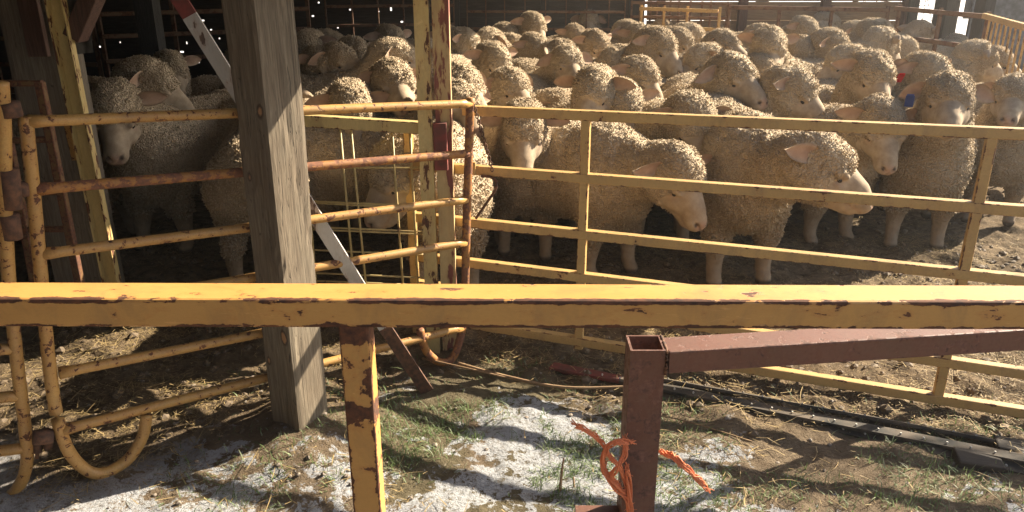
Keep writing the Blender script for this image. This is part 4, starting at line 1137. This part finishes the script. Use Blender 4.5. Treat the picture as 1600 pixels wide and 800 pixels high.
# ------------------------------------------------------------------ the flock
SC = 1.08
LIB = {}
for hz, pit in ((.90, 36), (.82, 42), (.77, 44), (.71, 52)):
    for yw in (0, 35, 70):
        LIB[(hz, yw)] = sheep_mesh('sheep_%d_%d' % (hz * 100, yw), yw, pit, hz, h=.0095, seed=int(hz * 100) + yw, step=.035 if yw != 35 else -.03, locks=21000, eb={0: .05, 35: .3, 70: .55}[yw])
        if hz in (.90, .82): LIB[(hz, yw, 'b')] = sheep_mesh('sheep_b_%d_%d' % (hz * 100, yw), yw, pit - 15, hz - .01, h=.0095, seed=int(hz * 100) + yw + 7, step=-.04, locks=20000, lock_r=1.0, eb={0: .35, 35: .1, 70: .25}[yw], droop=.32)
def put_sheep(V, x, y, rz, mirror, label, sc=SC, z=0.0, group='flock of white-faced sheep in the pen'):
    o = bpy.data.objects.new('sheep', V['body']); COL.objects.link(o)
    o.location = (x, y, z); o.rotation_euler = (0, 0, rz); o.scale = (sc, -sc if mirror else sc, sc)
    c = bpy.data.objects.new('fleece', V['fleece']); COL.objects.link(c); c.parent = o
    tag(o, label, 'sheep', group); return o
def ear_tag(o, V, side, mat, label):
    """a small tag hanging in the ear"""
    C, f, s, u = V['C'], V['f'], V['s'], V['u']
    p = C + s * side * .165 + f * .018 - u * .008
    m = MB(); m.bar(p + s * side * -.016, p + s * side * .016, .004, .026, up=tuple(u)); m.bar(p + u * .004, p - u * .056, .004, .040, up=tuple(s))
    t_ = m.build('ear_tag', mat, o); tag(t_, label)
# (px, py of the top of the head, heading of the face in degrees: 0 right, -90 to the camera, 180 left; head height; label)
H, M, N, L = .90, .82, .77, .71
FLOCK = [
 (1385, 147, -70, N, 'sheep looking out right behind the near standing ewe, muzzle just under the top rail'),
 (1490, 103, -84, H, 'tall sheep facing the camera beside the right panel upright, blue mark behind its cheek'),
 (1592, 108, -92, H, 'sheep facing the camera, cut by the right edge of the frame'),
 (1243, 97, -14, H, 'sheep in right profile with its nose raised above the top rail, centre right'),
 (1370, 73, -66, H, 'sheep with a bright red tag in its ear'),
 (1458, 76, -40, H, 'sheep with lowered eyes between the red-tagged one and the blue-marked one'),
 (1560, 66, -8, M, 'sheep in right profile with a long ear, near the barred gate'),
 (1535, 58, 20, H, 'sheep turned away toward the barred gate, furthest right in its row'),
 (1322, 64, -150, H, 'sheep looking left with pale muzzle, left of the red-tagged one'),
 (1257, 52, -75, H, 'sheep facing the camera with a pink right ear, above the nose-raised one'),
 (1192, 77, -60, M, 'sheep half hidden behind the heavy-browed one, ear out to the right'),
 (1147, 75, -45, H, 'heavy-browed sheep looking down to the right, centre right of the crowd'),
 (1098, 62, -150, H, 'sheep turned left showing its pink muzzle, centre of the crowd'),
 (1132, 40, -30, H, 'woolly-headed sheep directly behind the left-turned pink-muzzled one'),
 (1206, 37, -80, H, 'sheep facing the camera with a white blaze and an orange-lit ear'),
 (1172, 11, -82, H, 'topmost sheep in view, facing the camera against the brown boards'),
 (1203, 14, -28, H, 'sheep right beside the topmost one, white nose pointing down right'),
 (1228, 16, -70, M, 'sheep peeping out right of the pair of topmost heads'),
 (1192, 32, -35, M, 'shaded sheep just under the topmost pair'),
 (1296, 15, 10, H, 'back-row sheep with dark brow by the middle of the board fence'),
 (1283, 29, -160, M, 'sheep just left of and below the dark-browed back-row one'),
 (1304, 40, -18, H, 'sheep in right profile with white nose, two rows above the red tag'),
 (1343, 27, -20, H, 'sheep with white-lit muzzle in front of the right back boards'),
 (1375, 24, 15, H, 'sheep turned away just right of the white-muzzled back-row one'),
 (1385, 38, 40, M, 'dark-backed sheep turned away, behind the red-tagged one'),
 (1412, 49, 5, M, 'sheep with its ear out, head down beyond the red-tagged one'),
 (1443, 28, 60, M, 'sheep with sun-dappled head by the bright gap'),
 (1492, 50, 120, L, 'grey sheep seen from behind under the dark back post'),
 (975, 120, -72, M, 'sheep facing the camera with muzzle crossing the top rail, left of centre pair'),
 (1085, 140, -68, N, 'large-headed sheep looking right over the back of the lowered-head ewe'),
 (1003, 83, -45, H, 'sheep with sunlit cheek and raised pink ear, behind the rail-crossing one'),
 (960, 66, -140, M, 'shaded sheep facing left with dark eye, centre of the crowd'),
 (887, 64, -72, H, 'round-browed sheep facing the camera, white nose bridge, left centre'),
 (928, 97, -105, H, 'sheep with a small lit pink nose in the gap left of centre'),
 (876, 139, -40, L, 'sheep of which only the woolly crown shows, just above the top rail'),
 (818, 152, -92, M, 'shaded sheep staring at the camera behind the chain end of the panel'),
 (797, 98, -60, H, 'sheep with a lit jaw and pink ear above the hanging chain'),
 (772, 60, -60, H, 'sheep with lit brow, two rows behind the hanging chain'),
 (803, 48, -25, M, 'sheep with bright pointed muzzle turned right, third row left centre'),
 (762, 38, -140, H, 'dim sheep facing left with a dark eye beside the pair of posts'),
 (838, 48, -50, M, 'sheep head just left of the long lit back'),
 (865, 56, 160, M, 'sheep with a long sunlit back in the left centre of the crowd'),
 (933, 42, -55, H, 'sheep with white throat turned down right, upper left centre'),
 (920, 11, -90, H, 'dark sheep standing tallest at the back, left of centre'),
 (834, 14, -60, H, 'darkest back-row sheep with a lit patch under its chin'),
 (838, 27, -100, M, 'sheep with a lit crown directly under the darkest back-row one'),
 (716, 90, -60, H, 'sheep with a pale ear pointing right, upper of two beside the posts'),
 (714, 115, -68, H, 'sheep with a black-rimmed ear and white nose, lower of two beside the posts'),
 (1046, 58, 95, L, 'shaded sheep turned away, its dark back between lit heads at the centre'),
 (1030, 36, -35, H, 'sheep with a curly crown, upper centre of the crowd'),
 (1010, 46, -120, M, 'sheep left of the curly-crowned one, facing down left'),
 (984, 27, -40, H, 'sheep by the shaded fence with a lit crown, upper centre'),
 (1002, 33, -65, M, 'small-looking head in front of the shaded fence, upper centre'),
 (1062, 37, -20, H, 'sheep with red mark in its ear, upper centre right'),
 (1085, 52, 30, L, 'low-backed sheep turned away, directly behind the pink-muzzled one'),
 (1038, 26, 60, M, 'rounded back-row fleece under the rusty uprights'),
 (1080, 30, 10, M, 'back-row sheep in front of the askew yellow panel'),
 (725, 38, -15, H, 'sheep with one sunlit crown among the shaded, right of the posts'),
 (700, 36, -70, M, 'shaded sheep right beside the top of the paired posts'),
 (545, 121, -84, M, 'sheep with both ears out looking over the gate, half in sun'),
 (612, 84, -75, H, 'shaded sheep with a long face, right behind the two-eared one'),
 (640, 76, -30, M, 'shaded woolly head pressed between the long face and the posts'),
 (592, 100, -120, L, 'dark sheep mostly hidden behind the two-eared one'),
 (500, 66, -55, H, 'dark sheep near the timber post with one pale ear'),
 (527, 60, -50, H, 'dark sheep with a dim pale nose, second from the timber post'),
 (552, 52, -70, H, 'dark sheep third from the timber post in the shed'),
 (478, 42, -120, H, 'dim back-row sheep closest to the timber post'),
 (515, 42, -40, M, 'dim back-row sheep, second from the timber post'),
 (614, 52, 0, H, 'dim round head in the shed, left of the paired posts'),
 (610, 34, -60, H, 'dim tall sheep at the back of the shed, left of the paired posts'),
 (655, 58, -140, M, 'dim sheep immediately left of the pale channel post'),
 (585, 66, 20, L, 'dim fleece in the middle of the shaded crowd'),
 (228, 84, -20, H, 'shaded sheep in right profile with an upright ear, left inside the shed'),
 (262, 74, -80, H, 'shaded sheep facing the camera, right of the profile one at the left'),
 (172, 122, -100, M, 'large shaded ewe standing behind the left end of the gate'),
 (622, 203, -160, L, 'sheep with a pale lowered face behind the wire gate'),
 (424, 118, 84, N, 'dark woolly sheep seen from behind, mostly hidden by the timber post'),
 (1118, 22, -60, M, 'small far head between the askew yellow panel and the topmost sheep'),
 (1062, 22, -110, M, 'far head low against the rusty uprights, left of the askew yellow panel'),
 (1262, 22, -40, M, 'far sheep between the topmost pair and the dark-browed back-row one'),
 (1322, 14, -80, M, 'rearmost head against the right half of the brown boards'),
 (900, 34, -70, M, 'half-lit far head below the tall dark sheep at the back'),
 (790, 30, -60, M, 'shaded far head right of the paired posts, in front of the dark boards'),
]
rsf = random.Random(12)
cand = []
FORCE = {(172, 122): 35, (424, 118): 0, (622, 203): -70, (818, 152): 0, (1490, 103): 0, (1592, 108): 0, (1243, 97): 35, (1385, 147): -35, (545, 121): 0}
for (px, py, hd, hz, lab) in FLOCK:
    opts = []; hd = hd - math.degrees(math.atan((px - 800) / 1350))
    SCi = SC * rsf.uniform(.94, 1.06); alt = rsf.random() < .45
    for yw in (-70, -35, 0, 35, 70):
        V = LIB[(hz, abs(yw), 'b')] if alt and (hz, abs(yw), 'b') in LIB else LIB[(hz, abs(yw))]; mir = yw < 0
        topz = V['top'][2] * SCi; T_ = atZ(px, py + 2, topz)
        lt = Vector((V['top'][0], V['top'][1] * (-1 if mir else 1), 0)) * SCi
        rz = R(hd - yw); off = Matrix.Rotation(rz, 3, 'Z') @ lt
        ox, oy = T_.x - off.x, T_.y - off.y; c_, s_ = math.cos(rz), math.sin(rz)
        seg = np.array([(ox + c_ * k * SCi, oy + s_ * k * SCi) for k in (-.42, -.22, -.02, .18, .36)] + [(T_.x, T_.y)])
        pen = .02 * abs(yw) / 35 + (50 if (px, py) in FORCE and FORCE[(px, py)] != yw else 0)
        for q in seg:                                       # stay inside the pen
            line = (3.17 - .314 * (q[0] - .32)) if q[0] > -.42 else (3.40 if q[0] > -1.15 else 3.9)
            pen += 6 * max(0, line + .28 - q[1]) ** 1.0
            pen += 3 * max(0, q[1] - 9.75)
            gx_ = 3.72 + (q[1] - 5.6) * .31
            pen += 5 * max(0, q[0] + .2 - gx_) * (q[1] < 7.8) + 3 * max(0, q[0] - 4.0)
        if hd <= 30: pen += 3.0 * max(0, math.sin(rz) - .10)
        opts.append((ox, oy, rz, mir, V, seg, pen, SCi))
    cand.append(opts)
# two ewes in front are posed by hand: (mesh, place, turn)
def by_head(V, px, py, rz, sc=SC):
    T_ = atZ(px, py, V['top'][2] * sc); off = Matrix.Rotation(rz, 3, 'Z') @ (Vector((V['top'][0], V['top'][1], 0)) * sc)
    return (T_.x - off.x, T_.y - off.y)
VA = sheep_mesh('ewe_lowered', -12, 44, .64, h=.0075, seed=71, step=.03, locks=30000, lock_r=.9)
VB = sheep_mesh('ewe_profile', 70, 30, .665, h=.0075, seed=72, step=-.02, locks=30000, lock_r=.9, eb=1.5)
HERO = [
 (VA, by_head(VA, 1062, 224, R(-47)), R(-47), 'ewe standing side-on with lowered head behind the second rail, left of the near pair'),
 (VB, by_head(VB, 1284, 200, R(-90), 1.17), R(-90), 'ewe with drooping ear and head in right profile, nearest to the panel'),
]
fixed = []
for (V, loc, rz, lab) in HERO:
    c_, s_ = math.cos(rz), math.sin(rz); print('hero', loc)
    fixed.append(np.array([(loc[0] + c_ * k, loc[1] + s_ * k) for k in (-.44, -.24, -.02, .2, .38, .6)]))
RAD = np.array([.20, .22, .22, .21, .18, .13])
def pairpen(a, b):
    d = np.sqrt(((a[:, None] - b[None]) ** 2).sum(-1)); o = np.clip(RAD[:, None] + RAD[None] - d, 0, None)
    return (o ** 2).sum() * 4
n = len(cand); PP = {}
def pp(i, a, j, b):
    k = (i, a, j, b)
    if k not in PP: PP[k] = PP[(j, b, i, a)] = pairpen(cand[i][a][5], cand[j][b][5])
    return PP[k]
cen = np.array([c[2][5].mean(0) for c in cand])
nbr = [[j for j in range(n) if j != i and np.hypot(*(cen[i] - cen[j])) < 2.6] for i in range(n)]
best = None
for trial in range(6):
    st = [rsf.randrange(5) if trial else 2 for _ in range(n)]
    for it in range(12):
        ch = False; order = list(range(n)); rsf.shuffle(order)
        for i in order:
            cs = [cand[i][a][6] + sum(pairpen(cand[i][a][5], fx) for fx in fixed) + sum(pp(i, a, j, st[j]) for j in nbr[i]) for a in range(5)]
            a = int(np.argmin(cs))
            if a != st[i]: st[i] = a; ch = True
        if not ch: break
    tot = sum(cand[i][st[i]][6] + sum(pairpen(cand[i][st[i]][5], fx) for fx in fixed) + .5 * sum(pp(i, st[i], j, st[j]) for j in nbr[i]) for i in range(n))
    if best is None or tot < best[0]: best = (tot, list(st))
st = best[1]; print('flock overlap', round(best[0], 2))
M_tagred = NT('red_tag').set(Base_Color=(.75, .02, .02), Roughness=.4).m
M_tagblue = NT('blue_tag').set(Base_Color=(.03, .08, .35), Roughness=.4).m
for i in range(n):
    ox, oy, rz, mir, V, seg, pen, SCi = cand[i][st[i]]
    o = put_sheep(V, ox, oy, rz, mir, FLOCK[i][4], z=-.012, sc=SCi)
    cand[i] = None if False else cand[i]
    if FLOCK[i][:2] == (1370, 73): ear_tag(o, V, (-1 if mir else 1) * 1, M_tagred, 'red ear tag')
    if FLOCK[i][:2] == (1490, 103): ear_tag(o, V, (1 if mir else -1) * 1, M_tagblue, 'blue tag beside the cheek')
for (V, loc, rz, lab) in HERO:
    put_sheep(V, loc[0], loc[1], rz, False, lab, z=-.008, sc=1.17 if V is VB else SC)
